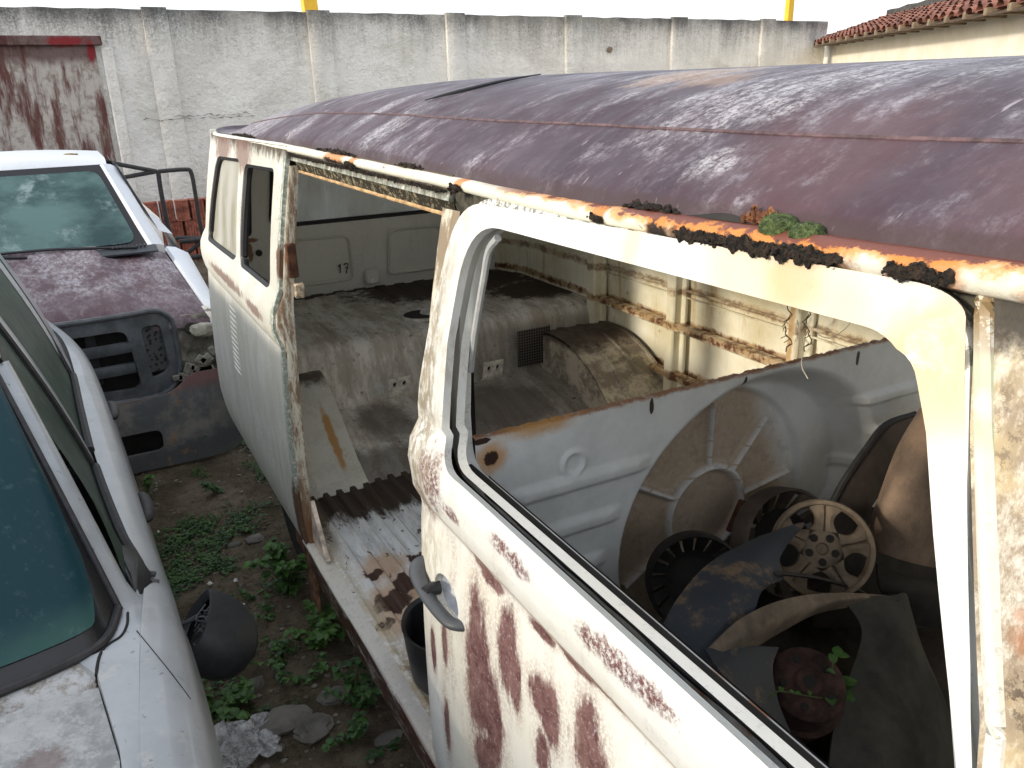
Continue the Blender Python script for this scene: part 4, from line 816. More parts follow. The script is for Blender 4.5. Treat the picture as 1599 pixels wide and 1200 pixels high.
# dark slotted wheel trim behind it
def slot_trim(name, c, R, nrm, mat, label, n=18):
    F = frame_at(c, nrm, (0, 0, 1)); t = thing(name, c, label, 'wheel cover')
    mb = MB(); mb.grid([[F(r*math.cos(a), r*math.sin(a), h) for a in gl(0, 2*math.pi, 63)[:-1]] for r, h in ((R, -.05), (R, .0), (R*.95, .008), (R*.92, .0), (R*.92, -.03))], cv=True); mb.build('rim', mat, t)
    mb = MB(); mb.grid([[F(r*math.cos(a), r*math.sin(a), h) for a in gl(0, 2*math.pi, 39)[:-1]] for r, h in ((.002, -.05), (R*.35, -.055), (R*.5, -.05), (R*.62, -.035))], cv=True); mb.build('hub', DARKIN, t)
    for k in range(n):
        a = 2*math.pi*k/n; mb = MB(); rows = []
        for q in gl(0, 1, 4):
            r = R*(.60+.34*q); w = R*.11*(.8+.4*q); rows.append([F(r*math.cos(a)-y*math.sin(a), r*math.sin(a)+y*math.cos(a), h-.035*(1-q)) for y, h in ((-w, -.015), (-w*.8, .0), (w*.8, .004), (w, -.015))])
        mb.grid(rows); mb.build('vane', mat, t)
    return t
slot_trim('wheel_trim', by(1090, 912, 1.10), .105, (-.45, -.75, .35), DB, 'dark slotted round wheel trim leaning on the bulkhead')
slot_trim('wheel_trim', by(1235, 850, 1.13), .13, (-.1, -.9, .35), simple('dirty_brown_plastic', (.07, .055, .045), .7, .4, 15), 'brown dirty slotted wheel trim behind the beige wheel cover', 14)
# plastic wheel-arch liners: curved sheets
def sh(name, rows, mat, label, cat, th=.003, nu=24, nv=36):
    mb = MB(); sheet(mb, rows, nu, nv); return tag(mb.build(name, mat, None, 60, solid=th), label, cat)
L1 = sh('wheel_arch_liner', [
    [by(1185, 840, 1.02), by(1110, 880, 1.0), by(1060, 935, .96), by(1030, 990, .92), by(1010, 1050, .88)],
    [by(1255, 818, 1.01), by(1180, 862, .98), by(1120, 930, .92), by(1095, 1000, .88), by(1070, 1060, .84)],
    [by(1235, 845, .98), by(1200, 885, .95), by(1180, 930, .90), by(1150, 1000, .86), by(1120, 1060, .82)],
    [by(1205, 885, .95), by(1222, 905, .93), by(1190, 925, .90), by(1160, 1000, .86), by(1130, 1070, .82)]], LN, 'dark grey plastic wheel arch liner with a torn dusty corner, standing in the cab', 'liner')
L2 = sh('wheel_arch_liner', [
    [by(1108, 1012, .86), by(1160, 965, .87), by(1230, 935, .88), by(1310, 926, .90), by(1395, 930, .92)],
    [by(1120, 1030, .85), by(1170, 995, .85), by(1235, 965, .86), by(1305, 940, .88), by(1390, 932, .915)],
    [by(1150, 1030, .87), by(1180, 1012, .87), by(1225, 985, .88), by(1290, 955, .90), by(1385, 945, .94)]], simple('dusty_liner_rim', (.20, .155, .11), .75, .5, 12), 'curved brown dusty rim of plastic liner arching over the rusty drum', 'liner', .004)
L3 = sh('plastic_sheet', [
    [by(1100, 1015, .86), by(1130, 1060, .80), by(1170, 1110, .76), by(1210, 1170, .72)],
    [by(1160, 1010, .86), by(1180, 1060, .81), by(1205, 1110, .77), by(1235, 1170, .73)],
    [by(1215, 1012, .87), by(1205, 1045, .83), by(1215, 1100, .78), by(1240, 1160, .74)]], LN, 'grey folded flat plastic sheet piece behind the door frame beside the drum', 'plastic sheet')
L4 = sh('mud_flap', [
    [by(1310, 930, .92), by(1345, 985, .88), by(1325, 1060, .82), by(1300, 1140, .76), by(1290, 1230, .70)],
    [by(1385, 932, .90), by(1410, 990, .84), by(1400, 1070, .78), by(1390, 1150, .72), by(1380, 1240, .66)],
    [by(1412, 928, .92), by(1430, 1000, .86), by(1455, 1080, .78), by(1470, 1160, .72), by(1480, 1250, .66)],
    [by(1418, 960, .96), by(1445, 1030, .90), by(1475, 1100, .84), by(1495, 1180, .78), by(1500, 1250, .72)]], simple('dirty_black_rubber', (.045, .043, .036), .8, .6, 7), 'large black dirty rubber flap hanging on the right of the scrap heap', 'mud flap', .005)
mb = MB(); mb.grid([[by(1392, 935, .90)+Vector((.022*math.cos(a), .022*math.sin(a)*.6, -.012*k)) for a in gl(0, 5.2, 16)] for k in range(9)]); tag(mb.build('plastic_pipe', DB, None, 60, solid=.002), 'short black curled plastic tube end at the top of the rubber flap', 'pipe')
mb = MB(); mb.tube(spl([by(1215, 895, .93), by(1270, 902, .95), by(1330, 918, .97), by(1360, 935, .98)], 20), .009, 8, flat=.5); tag(mb.build('rubber_strip', DB), 'bent black rubber strip under the beige wheel cover', 'rubber strip')
# rusty brake drum
RD = simple('drum_rust', (.055, .028, .022), .95, .6, 30); c = by(1262, 1068, .80); t = thing('brake_drum', c-Vector((0, 0, .1)), 'dark red rusty brake drum with bolt holes, weeds growing over it', 'brake drum')
ax = (-.25, -.45, .85); mb = MB(); mb.lathe([(.002, .012), (.022, .012), (.028, .004), (.06, .004), (.068, 0), (.070, -.012), (.072, -.05), (.080, -.055), (.080, -.065), (.074, -.07), (.074, -.13)], c, ax, 48); dr_ = mb.build('drum_body', RD, t)
F = frame_at(c, ax, (0, 1, 0))
for k in range(5): a = k*1.257; mb = MB(); mb.lathe([(0, .006), (.007, .006), (.008, .003)], F(.045*math.cos(a), .045*math.sin(a), .0), ax, 12); mb.build('bolt_hole', DARKIN, dr_)
mb = MB(); mb.lathe([(0, .013), (.012, .013), (.013, .009)], c, ax, 16); mb.build('hub_bore', DARKIN, dr_)
# brown cloth seat and dark board leaning in the left corner of the cab
CL = Mt('brown_cloth'); n = CL.noise(5, 6, .7); CL = CL.done(CL.mix(CL.mr(n, .35, .65), (.11, .08, .06), (.25, .175, .125)), .95, bump=CL.noise(200, 3), bs=.4, bd=.003)
sh('seat_cloth', [
    [by(1440, 640, 1.10), by(1405, 700, 1.08), by(1375, 780, 1.06), by(1350, 850, 1.04)],
    [by(1460, 640, 1.05), by(1430, 710, 1.01), by(1390, 790, 1.0), by(1385, 865, .99)],
    [by(1490, 640, 1.04), by(1460, 720, .98), by(1440, 800, .97), by(1430, 880, .96)],
    [by(1530, 650, 1.06), by(1510, 730, 1.0), by(1490, 810, .98), by(1480, 890, .97)]], CL, 'brown faded cloth seat cover drooping in folds by the white door pillar', 'seat cover', .006)
sh('door_card', [[by(1430, 648, 1.16), by(1385, 665, 1.16), by(1355, 700, 1.15), by(1310, 770, 1.13), by(1280, 850, 1.1)], [by(1450, 655, 1.14), by(1420, 690, 1.13), by(1390, 740, 1.12), by(1350, 800, 1.10), by(1310, 860, 1.08)]], simple('brown_board', (.05, .038, .032), .8, .4, 10), 'long dark brown trim board with black edge leaning on the bulkhead', 'trim board', .012)
mb = MB(); mb.tube(spl([by(1430, 647, 1.155), by(1385, 663, 1.155), by(1354, 700, 1.145), by(1308, 770, 1.125), by(1278, 850, 1.095)], 24), .008, 8); 
o = mb.build('board_edging', RUBBER, bpy.data.objects['door_card'])
sh('backcloth', [[by(1270, 800, 1.17), by(1340, 790, 1.17), by(1420, 800, 1.16), by(1520, 800, 1.15)], [by(1270, 880, 1.13), by(1340, 870, 1.12), by(1420, 880, 1.10), by(1520, 880, 1.08)], [by(1270, 980, 1.05), by(1340, 980, 1.03), by(1420, 980, 1.0), by(1520, 980, .98)]], simple('dark_backcloth', (.022, .019, .018), .95, .5, 14), 'very dark blanket added behind the beige wheel cover to hide the bright bulkhead', 'backcloth', .004)  # dark sheet added to cover the bright bulkhead behind the scrap
sh('rag', [[by(1370, 880, 1.02), by(1420, 900, .98), by(1470, 905, .96)], [by(1375, 920, .97), by(1430, 925, .93), by(1480, 930, .92)], [by(1400, 970, .95), by(1450, 980, .92), by(1500, 985, .90)]], simple('dark_rag', (.022, .018, .016), .95, .5, 10), 'dark crumpled rag lying below the brown cloth', 'rag', .006)
sh('rubber_mat', [[by(980, 1000, .95), by(1100, 1080, .9), by(1200, 1190, .8), by(1280, 1260, .7)], [by(1050, 960, 1.12), by(1200, 1000, 1.05), by(1330, 1120, .9), by(1450, 1230, .8)], [by(1150, 900, 1.19), by(1300, 950, 1.15), by(1450, 1050, 1.05), by(1550, 1200, .9)]], simple('dark_dirt', (.025, .020, .018), .98, .6, 20), 'dark dirty rubber mat sagging beneath the scrap heap in the cab', 'rubber mat', .004)
# black plastic tub on the cargo floor behind the door
def tub():
    c = Vector((.640, 1.54, .405)); mb = MB(); R = []
    for h, r in ((0, .80), (.02, .92), (.10, 1.0), (.15, 1.04), (.155, 1.06), (.150, .97), (.05, .90), (.02, .85)):
        R.append([c+Vector((.105*r*math.cos(a)*(1+.08*math.cos(2*a)), .15*r*math.sin(a)*(1+.06*math.sin(3*a+1)), h+.012*math.sin(a*2+.5)*(h > .1))) for a in gl(0, 2*math.pi, 41)[:-1]])
    mb.grid(R, cv=True); mb.add([p for p in R[-1]], [tuple(range(len(R[-1])))]); return mb
tag(tub().build('plastic_tub', BLACKP, None, 60), 'open black plastic tub of rubbish on the ribbed floor behind the door', 'tub')
mb = MB()
for k in range(14): a = rg.uniform(0, 6.28); p = Vector((.64+.05*math.cos(a), 1.54+.08*math.sin(a), .49)); mb.tube([p, p+Vector((rg.uniform(-.05, .05), rg.uniform(-.05, .05), rg.uniform(.0, .06)))], .003, 5)
tag(mb.build('twigs', RUSTM), 'dry brown twigs sticking up inside the black tub', None, None, 'stuff')
# loose cobweb-like threads hanging above the bulkhead
TH = simple('pale_thread', (.6, .56, .45), .8)
mb = MB(); mb.tube(spl([by(1245, 500, 1.16), by(1255, 540, 1.15), by(1252, 570, 1.14), by(1262, 592, 1.12)], 20), .0011, 5); tag(mb.build('straw', TH), 'pale straw hanging over the top edge of the bulkhead', 'straw')
mb = MB(); mb.tube(spl([by(1277, 505, 1.1), by(1278, 522, 1.1), by(1298, 528, 1.1), by(1322, 512, 1.1), by(1330, 500, 1.1)], 24), .0009, 5); tag(mb.build('thread', TH), 'looped white thread hanging behind the door window', 'thread')
DRY = simple('dry_stem', (.06, .05, .035), .9)
for k, (px, lb) in enumerate(((1230, 'first dark dry creeper dangling left of the rusty inner post'), (1262, 'second dark dry creeper dangling right of the rusty inner post'))):
    mb = MB(); mb.tube([at('x', 2.1, px+5*math.sin(i*.9+k), 478+i*6.5)+Vector((0, .01*math.sin(i*2), 0)) for i in range(12)], .0022, 5)
    for i in range(2, 10): p = at('x', 2.1, px+5*math.sin(i*.9+k), 478+i*6.5); mb.tube([p, p+Vector((-.01, rg.uniform(-.02, .02), -.015))], .0014, 4)
    tag(mb.build('dry_creeper', DRY), lb, 'creeper')
# ================================================================ WHITE CAR, near left
m = Mt('white_car_paint'); n = m.noise(6, 5, .6); f = m.noise(200, 3, .7)
c = m.mix(m.mr(n, .35, .7), (.34, .36, .385), (.27, .29, .31)); c = m.mix(m.mul(m.mr(m.noise(16, 6, .75), .56, .66), .5), c, (.42, .42, .40)); c = m.mix(m.mul(m.mr(m.noise(60, 4, .7), .64, .68), .6), c, (.12, .10, .08))
CARW = m.done(c, .30, bump=m.noise(3, 3), bs=.05, coat=.3)
m = Mt('chalky_hood_paint'); n = m.noise(14, 8, .82); c = m.mix(m.mr(n, .40, .62), (.36, .37, .375), (.22, .23, .23)); c = m.mix(m.mul(m.mr(m.noise(50, 6, .8), .50, .62), .7), c, (.42, .43, .43))
c = m.mix(m.mul(m.blobs([((-.185, 1.175, .86), (.03, .03, .2)), ((-.215, 1.16, .86), (.02, .02, .2))], m.noise(90, 5, .8), 1.2, .7), .6), c, (.12, .06, .055)); HOODW = m.done(c, .65, bump=n, bs=.1)
m = Mt('cowl_panel_paint'); n = m.noise(25, 7, .8, (1, 1, 1)); c = m.mix(m.mr(n, .42, .6), (.44, .45, .46), (.20, .17, .13)); COWL = m.done(c, .7)
m = Mt('teal_tinted_glass'); n = m.noise(5, 5, .65); k = m.mr(m.m('ADD', m.m('ADD', m.Z, m.mul(m.X, .0)), m.mul(n, .06)), .98, .93); c = m.mix(k, (.012, .040, .052), (.035, .085, .080)); c = m.mix(m.mul(m.mr(m.noise(40, 5, .8, (1, 1, .3)), .55, .7), .25), c, (.12, .17, .16)); TEAL = m.done(c, .30, spec=.12)
m = Mt('dusty_side_glass'); n = m.noise(9, 6, .75, (.6, 1, .25)); s_ = m.noise(60, 5, .7, (1, 1, .12)); c = m.mix(m.mr(n, .35, .65), (.012, .032, .024), (.040, .068, .052)); c = m.mix(m.mul(m.mr(s_, .5, .66), .5), c, (.15, .17, .14)); SGL = m.done(c, .4, spec=.10)
FRIT = simple('black_glass_border', (.010, .011, .014), .25, .2, 9); TRIM = simple('black_car_trim', (.022, .021, .024), .65, .4, 60)
CX = -.80
car = thing('car', (CX, 3.0, -.1), 'white hatchback with black window trim and a broken dangling side mirror', 'car')
def mx(p): p = Vector(p); return Vector((2*CX-p.x, p.y, p.z))
# lower body side: stations along the length, section from belt to sill
BELTX = [(-1.0, -.30), (.2, -.12), (.7, -.075), (1.1, -.060), (1.4, -.030), (1.6, -.008), (1.76, .004), (1.95, -.022), (2.46, -.060), (2.9, -.076), (3.33, -.088), (3.8, -.12), (4.3, -.22)]
BELTZ = [(-1.0, .55), (.2, .70), (.7, .78), (1.1, .838), (1.4, .862), (1.6, .845), (1.76, .80), (1.95, .80), (2.46, .80), (2.9, .805), (3.33, .81), (3.8, .83), (4.3, .83)]
def cside(y, mir=False):
    bx, bz = smin(BELTX, y), smin(BELTZ, y); o = smin([(-1.0, -.16), (.2, -.01), (.7, .035), (1.1, .055), (1.5, .058), (2.0, .045), (2.46, .034), (3.33, .0), (3.8, -.05), (4.3, -.16)], y)
    fr = max(0, min(1, (1.9-y)/.5)); P = [(bx, bz), (bx+(o-bx)*.35, bz-.006-.004*fr), (bx+(o-bx)*.62, bz-.022), (bx+(o-bx)*.80, bz-.045-.01*fr), (o-.012, bz-.10), (o-.002, bz-.15), (o, bz-.22), (o-.004, bz-.34), (o-.02, bz-.48), (o-.03, .22), (o-.06, .08)]
    P = [Vector((a, y, b)) for a, b in P]; return [mx(p) for p in P] if mir else P
ys = gl(-1.0, 4.3, 110)
for mir in (False, True):
    mb = MB(); mb.grid([cside(y, mir) for y in ys]); mb.build('body_side', CARW, car, 60, solid=.004)
# hood: from the gap line inwards
def gap(y): return interp([(-1, -.34), (.6, -.115), (1.0, -.098), (1.129, -.084), (1.28, -.100), (1.355, -.107), (1.40, -.135)], y)
mb = MB(); rows = []
for y in gl(-1.0, 1.32, 40):
    g = gap(y); row = []
    for k in range(25):
        u = k/24; x = g+(2*CX-2*g)*u; a = abs(2*u-1); row.append(Vector((x, y+.0-.0*u+(.085*(1-abs(2*u-1)**1.5)*-1 if y > 1.2 else 0)*(y-1.2)/.12, smin(BELTZ, min(y, 1.36))+.001+.05*(1-a**2)-.004*(a > .98))))
    rows.append(row)
mb.grid(rows); hood = mb.build('hood', HOODW, car, 60, solid=.006)
# strip between fender gap and belt line (fender top)
for mir in (False, True):
    mb = MB(); R = []
    for y in gl(-1.0, 1.40, 40):
        g = gap(y)+.006; b = cside(y)[0]; z = smin(BELTZ, y); row = [Vector((g-.002, y, z-.012)), Vector((g, y, z+.003)), Vector((g*.6+b.x*.4, y, z+.006)), Vector((b.x, b.y, b.z))]; R.append([mx(p) for p in row] if mir else row)
    mb.grid(R); mb.build('fender', CARW, car, 60, solid=.003)
# cowl between hood and windscreen, windscreen, border
WB = [Vector((-.055, 1.52, .872)), Vector((-.075, 1.452, .868)), Vector((-.105, 1.415, .867)), Vector((-.16, 1.392, .868)), Vector((-.25, 1.362, .874)), Vector((-.45, 1.31, .885)), Vector((CX, 1.285, .89))]
WB = spl(WB, 30); WB = WB+[mx(p) for p in reversed(WB[:-1])]
WT0 = [Vector((-.196, 1.93, 1.262)), Vector((-.205, 1.935, 1.285)), Vector((-.23, 1.94, 1.30)), Vector((-.30, 1.925, 1.315)), Vector((-.4, 1.91, 1.325)), Vector((-.55, 1.89, 1.335)), Vector((CX, 1.88, 1.34))]
WT = spl(WT0, 30); WT = WT+[mx(p) for p in reversed(WT[:-1])]
def wpt(i, t): return WB[i].lerp(WT[i], t)+Vector((0, -.05*math.sin(math.pi*t)*.3, .02*math.sin(math.pi*t)))
nW = len(WB); mb = MB(); mb.grid([[wpt(i, t) for t in gl(0, 1, 12)] for i in range(nW)]); ws = mb.build('windscreen_border', FRIT, car, 60)
def inset(i, t):
    u = i/(nW-1); e = .05; uu = e+(1-2*e)*u; f = uu*(nW-1); j = int(f); a = wpt(j, .055+.91*t); b = wpt(min(j+1, nW-1), .055+.91*t); return a.lerp(b, f-j)
mb = MB(); R = []
for i in range(61):
    u = i/60; row = []
    for k in range(13):
        t = k/12
        cu = .40*max(0, 1-min(u, 1-u)/.10)**2*(1-t if t < .5 else 0)*.5; row.append(inset(u*(nW-1), min(1, t+cu*(1-t)))+Vector((0, -.0035, .003)))
    R.append(row)
mb.grid(R); mb.build('windscreen', TEAL, ws)
mb = MB(); mb.tube([p+Vector((0, -.004, .004)) for p in WB], .0085, 8); 
for sgn in (0, 1): mb.tube([(mx(wpt(0, t)) if sgn else wpt(0, t))+Vector((0, 0, .002)) for t in gl(0, 1, 12)], .007, 8)
mb.build('windscreen_seal', TRIM, car)
mb = MB(); mb.grid([[WB[i]+Vector((0, -.004, -.002)), WB[i]+Vector((.004*(1 if i < nW/2 else -1), -.03, -.010)), WB[i]+Vector((.0, -.058, -.016)), WB[i]+Vector((0, -.085, -.028))] for i in range(3, nW-3)]); mb.build('cowl', COWL, car, solid=.003)
mb = MB(); mb.lathe([(0, .02), (.012, .018), (.016, .0)], (-.262, 1.315, .868), (0, -.3, 1), 16); mb.tube([(-.262, 1.315, .88), (-.35, 1.33, .90), (-.7, 1.33, .925)], .007, 6); mb.build('wiper', TRIM, car)
# pillars: A (beside the screen), roof rail, B, C
def gp(y, t, off=0.):   # side glass plane: t=0 at the belt, 1 at the roof rail
    b = Vector((smin(BELTX, y)-.012, y, smin(BELTZ, max(y, 1.76))+.005)); return b+Vector((-(.150-.0*t)*t+.01*math.sin(math.pi*t)+off, 0, (.472-.06*max(0, y-3))*t))
APB = [Vector((-.040, 1.60, .862)), Vector((-.012, 1.72, .812))]
def apill(t): # left and right edges of the white A pillar band
    a = wpt(0, t)+Vector((.006, .006, -.002)); b = a+Vector((.022, .058, -.012)); return a, b
for mir in (0, 1):
    mb = MB(); R = []
    for t in gl(-.06, 1.02, 20):
        a, b = apill(t) if t >= 0 else (wpt(0, 0)+Vector((.010, -.004, -.012)), wpt(0, 0)+Vector((.046, .05, -.035))); mid = (a+b)/2+Vector((.008, -.004, .008)); row = [a, a.lerp(mid, .6)+Vector((.002, 0, .002)), mid, b.lerp(mid, .6)+Vector((.002, 0, .002)), b, b+Vector((-.012, .01, 0))]; R.append([mx(p) for p in row] if mir else row)
    mb.grid(R); mb.build('front_pillar', CARW, car, 60)
    mb = MB(); R = []
    for y in gl(1.95, 3.9, 30):
        t = gp(y, 1.0); row = [t+Vector((.004, 0, -.012)), t+Vector((.004, 0, .004)), t+Vector((-.012, 0, .030)), t+Vector((-.05, 0, .048)), t+Vector((-.2, 0, .072)), Vector((CX, y, t.z+.09))]; R.append([mx(p) for p in row] if mir else row)
    mb.grid(R); mb.build('roof', CARW, car, 60)
    for (ya, yb, ta) in ((1.595, 2.40, 0), (2.53, 3.30, 1)):
        mb = MB(); R = []
        for u in gl(0, 1, 20):
            row = []
            for t in gl(0.0, .975, 12):
                y0 = ya+(.40*t if ta == 0 else 0)*(1-u)-.0; y = (y0)+(yb-(ya))*u+(.0 if ta == 0 else .12*t*u); y = min(y, yb-.02*t) if ta == 0 else y; row.append(gp(y, t, -.006))
            R.append([mx(p) for p in row] if mir else row)
        mb.grid(R); g = mb.build('side_window', SGL, car, 60)
        mb = MB(); e = [R[-1][k]+Vector((.004 if not mir else -.004, 0, 0)) for k in range(13)]; mb.tube(e, .010, 6); e = [r[0]+Vector((.010 if not mir else -.010, 0, .003)) for r in R]; mb.tube(e, .0125, 8); e = [r[-1] for r in R]; mb.tube(e, .008, 6); mb.build('window_trim', TRIM, g)
    for (y, w) in ((2.465, .05), (3.40, .09)):
        mb = MB(); R = []
        for t in gl(-.02, 1.02, 12): row = [gp(y-w, t, -.004), gp(y-w*.8, t, .004), gp(y+w*.8, t, .004), gp(y+w, t, -.004)]; R.append([mx(p) for p in row] if mir else row)
        mb.grid(R); mb.build('door_pillar', CARW, car, 60)
for mir in (0, 1):
    R = [[gp(y, t, -.003) for t in gl(0, 1, 6)] for y in gl(3.40, 4.1, 8)]; mb = MB(); mb.grid([[mx(p) for p in r] for r in R] if mir else R); mb.build('rear_quarter', CARW, car, 60)
    E_ = [(1.385, -.112, .863), (1.42, -.092, .866), (1.46, -.068, .869), (1.53, -.046, .868), (1.60, -.024, .856), (1.68, -.012, .832), (1.76, -.002, .802)]
    R = [[Vector((x, y, z)), Vector((x, y, z)).lerp(cside(y)[0], .5)+Vector((0, 0, .003)), cside(y)[0]] for y, x, z in E_]; mb = MB(); mb.grid([[mx(p) for p in r] for r in R] if mir else R); mb.build('pillar_foot', CARW, car, 60)
# door seams, handles
SEAMB = simple('shut_line', (.01, .01, .01), .8)
for y in (1.70, 2.50, 3.38):
    mb = MB(); mb.tube([p+Vector((.0006, 0, 0)) for p in cside(y)[1:]], .0028, 5); mb.build('shut_line', SEAMB, car)
from mathutils.bvhtree import BVHTree
def surf(objs, pts, lift=.001):
    V, F = [], []
    for o in objs:
        n0 = len(V); V += [v.co.copy() for v in o.data.vertices]; F += [[n0+i for i in p.vertices] for p in o.data.polygons]
    B = BVHTree.FromPolygons(V, F); out = []; o0 = Vector((0, 0, CZ))
    for px, py in pts:
        d = (at('y', 2, px, py)-o0).normalized(); h = B.ray_cast(o0, d)
        if h[0] is not None: out.append(h[0]-d*lift)
    return out
CARO = [o for o in car.children if o.name.split('.')[0] in ('body_side', 'fender', 'hood', 'pillar_foot', 'cowl', 'front_pillar')]
for nm, pts, r_ in (('hood_gap', ((163, 1012), (155, 1028), (151, 1060), (158, 1085), (168, 1115), (178, 1150), (188, 1190), (192, 1215)), .0030), ('corner_gap', ((200, 957), (199, 975), (190, 993), (174, 1004), (163, 1012)), .0026), ('fender_crease', ((214, 985), (236, 1012), (262, 1044), (282, 1070), (298, 1092)), .0009)):
    P = surf(CARO, [tuple(p)[:2] for p in spl([(a, b, 0) for a, b in pts], 24)])
    if len(P) > 3: mb = MB(); mb.tube(P, r_, 6); mb.build(nm, SEAMB, car)
for (px, py) in ((211, 797), (160, 648)):
    q = at('z', .70, px, py); s0 = cside(q.y); p0 = min(s0, key=lambda p: abs(p.z-.715)); mb = MB()
    mb.tube(spl([p0+Vector((-.004, -.085, .004)), p0+Vector((.012, -.07, .004)), p0+Vector((.017, 0, .005)), p0+Vector((.012, .07, .004)), p0+Vector((-.004, .085, .002))], 20), [.010+.008*math.sin(math.pi*k/19) for k in range(20)], 10, flat=.8); mb.build('door_handle', TRIM, car)
# mirror: triangular base, broken mount, cables and the shell hanging from them
mb = MB(); a, b, c_, d = at('z', .86, 176, 855), at('z', .80, 236, 915), at('z', .80, 225, 968), at('z', .86, 196, 930)
mb.grid([[a, at('z', .84, 205, 862), at('z', .82, 225, 895), b], [at('z', .87, 182, 880), at('z', .865, 208, 893), at('z', .84, 226, 920), at('z', .80, 238, 930)], [d, at('z', .85, 208, 935), at('z', .83, 222, 945), c_]]); bm = bmesh.new(); HP_ = [at('z', z_, *p_) for z_, p_ in ((.875, (180, 852)), (.86, (214, 862)), (.83, (240, 900)), (.81, (242, 945)), (.80, (228, 974)), (.84, (196, 936)), (.80, (200, 850)), (.78, (226, 900)), (.865, (205, 885)), (.86, (215, 925)))]
for p_ in HP_: bm.verts.new(p_)
bmesh.ops.convex_hull(bm, input=bm.verts); bmesh.ops.bevel(bm, geom=bm.edges[:], offset=.004, segments=2, affect='EDGES'); bm.verts.index_update(); mb = MB(); mb.add([v.co.copy() for v in bm.verts], [[v.index for v in f.verts] for f in bm.faces]); bm.free(); mb.build('mirror_base', BLACKP, car, 50)
mb = MB()
for p0, p1 in (((205, 893), (243, 897)), ((208, 905), (248, 910)), ((200, 888), (215, 892))): mb.tube([at('z', .845, *p0), at('z', .82, *p1)], .0065, 8)
mb.build('mirror_mount', PLAS, car)
MC = at('z', .60, 338, 993); Fm = frame_at(MC, Vector((-.75, .15, .65)), (0, 0, 1)); mb = MB(); R = []
for h, r in ((.046, .80), (.060, .97), (.058, 1.05), (.035, 1.10), (.0, 1.10), (-.035, 1.04), (-.065, .88), (-.085, .62), (-.093, .3), (-.095, .01)):
    R.append([Fm(.098*r*math.copysign(abs(math.cos(a))**.75, math.cos(a)), .070*r*math.copysign(abs(math.sin(a))**.75, math.sin(a)), h) for a in gl(0, 2*math.pi, 41)[:-1]])
mb.grid(R, cv=True); mir_ = mb.build('mirror_shell', simple('mirror_plastic', (.018, .020, .024), .55, .25, 40), car, 60)
mb = MB(); mb.lathe([(0, -.0), (.075, -.0)], Fm(0, 0, .03), Vector((-.75, .15, .65)), 24); mb.build('shell_lining', DARKIN, mir_)
mb = MB()
for k in range(30): a, r = rg.uniform(0, 6.28), rg.uniform(0, .07); p = Fm(r*math.cos(a), r*.7*math.sin(a), .032); mb.tube([p, p+Vector((rg.uniform(-.012, .012), rg.uniform(-.012, .012), rg.uniform(0, .02))), p+Vector((rg.uniform(-.02, .02), rg.uniform(-.02, .02), rg.uniform(0, .02)))], .0012, 4)
mb.build('foam_shreds', simple('grey_shreds', (.18, .19, .2), .9), mir_)
for k in (0, 1):
    mb = MB(); mb.tube(spl([at('z', .83, 238, 925+k*4), at('z', .79, 262, 950+k*3), at('z', .70, 278, 975), Fm(-.04, .01, .04+k*.01)], 16), .0034, 6); mb.build('mirror_cable', PLAS, car)
mb = MB(); mb.tube(spl([Fm(-.02, .05, .06), Fm(.02, .03, .07), Fm(.06, .065, .05)], 10), .002, 5); mb.build('mirror_cable', PLAS, car)
for y in (.45, 3.5):
    for mir in (0, 1):
        mb = MB(); x = -.06; p = Vector((x, y, .18)); mb.lathe([(.0, .01), (.10, .02), (.17, .0), (.19, .04), (.26, .035), (.28, .01), (.28, -.12)], mx(p) if mir else p, (-1 if mir else 1, 0, 0), 40); mb.build('wheel', TY, car)
# a dry leaf on the windscreen border
mb = MB(); q = at('z', .965, 82, 826); mb.tube([q, q+Vector((.006, .010, .004))], .002, 5); mb.grid([[q+Vector((.004*u+.003*v, .010*u-.003*v, .003*u+.002*abs(v))) for v in (-1, 0, 1)] for u in (-.8, -.3, .3, .9)]); tag(mb.build('dry_leaf', simple('tan_leaf', (.5, .33, .15), .7), None, solid=.0006), 'tiny tan dry leaf stuck on the black border of the near windscreen', 'leaf')

# ================================================================ PICKUP TRUCK behind
TX = -.28
def ty(p): p = Vector(p); return Vector((2*TX-p.x, p.y, p.z))
truck = thing('pickup_truck', (TX, 7, -.1), 'old pickup truck with faded maroon hood, grey grille and missing headlight', 'truck')
m = Mt('truck_hood_paint'); n = m.noise(6, 7, .8, (1, .5, 1)); f = m.noise(45, 5, .8, (1, .4, 1)); fr = m.mr(m.Y, 4.9, 4.45)
c = m.mix(m.mr(n, .35, .7), (.075, .035, .045), (.12, .080, .095)); ch = m.mul(m.mr(n, .38, .6), m.mr(f, .36, .62)); ch = m.m('ADD', m.mul(ch, .8), m.mul(m.mr(f, .6, .7), .5)); ch = m.mul(ch, m.mr(fr, 0, 1, 1, .35)); c = m.mix(m.mul(ch, .9), c, (.42, .40, .43)); THOOD = m.done(c, .6, bump=f, bs=.1)
TW = aged_paint('truck_white_paint', (.68, .71, .75), .15, .2, 0, None, .4, yellow=0)
m = Mt('truck_windscreen'); n = m.noise(2.3, 5, .65, (1, 1, 2.2)); c = m.mix(m.mr(n, .35, .68), (.025, .060, .062), (.10, .175, .17)); c = m.mix(m.mul(m.mr(m.noise(5, 5, .7, off=3), .52, .7), .6), c, (.34, .44, .44)); TGL = m.done(c, .35, spec=.3)
m = Mt('faded_grille_plastic'); n = m.noise(9, 5, .7); GRL = m.done(m.mix(m.mr(n, .35, .65), (.060, .066, .074), (.115, .125, .14)), .6)
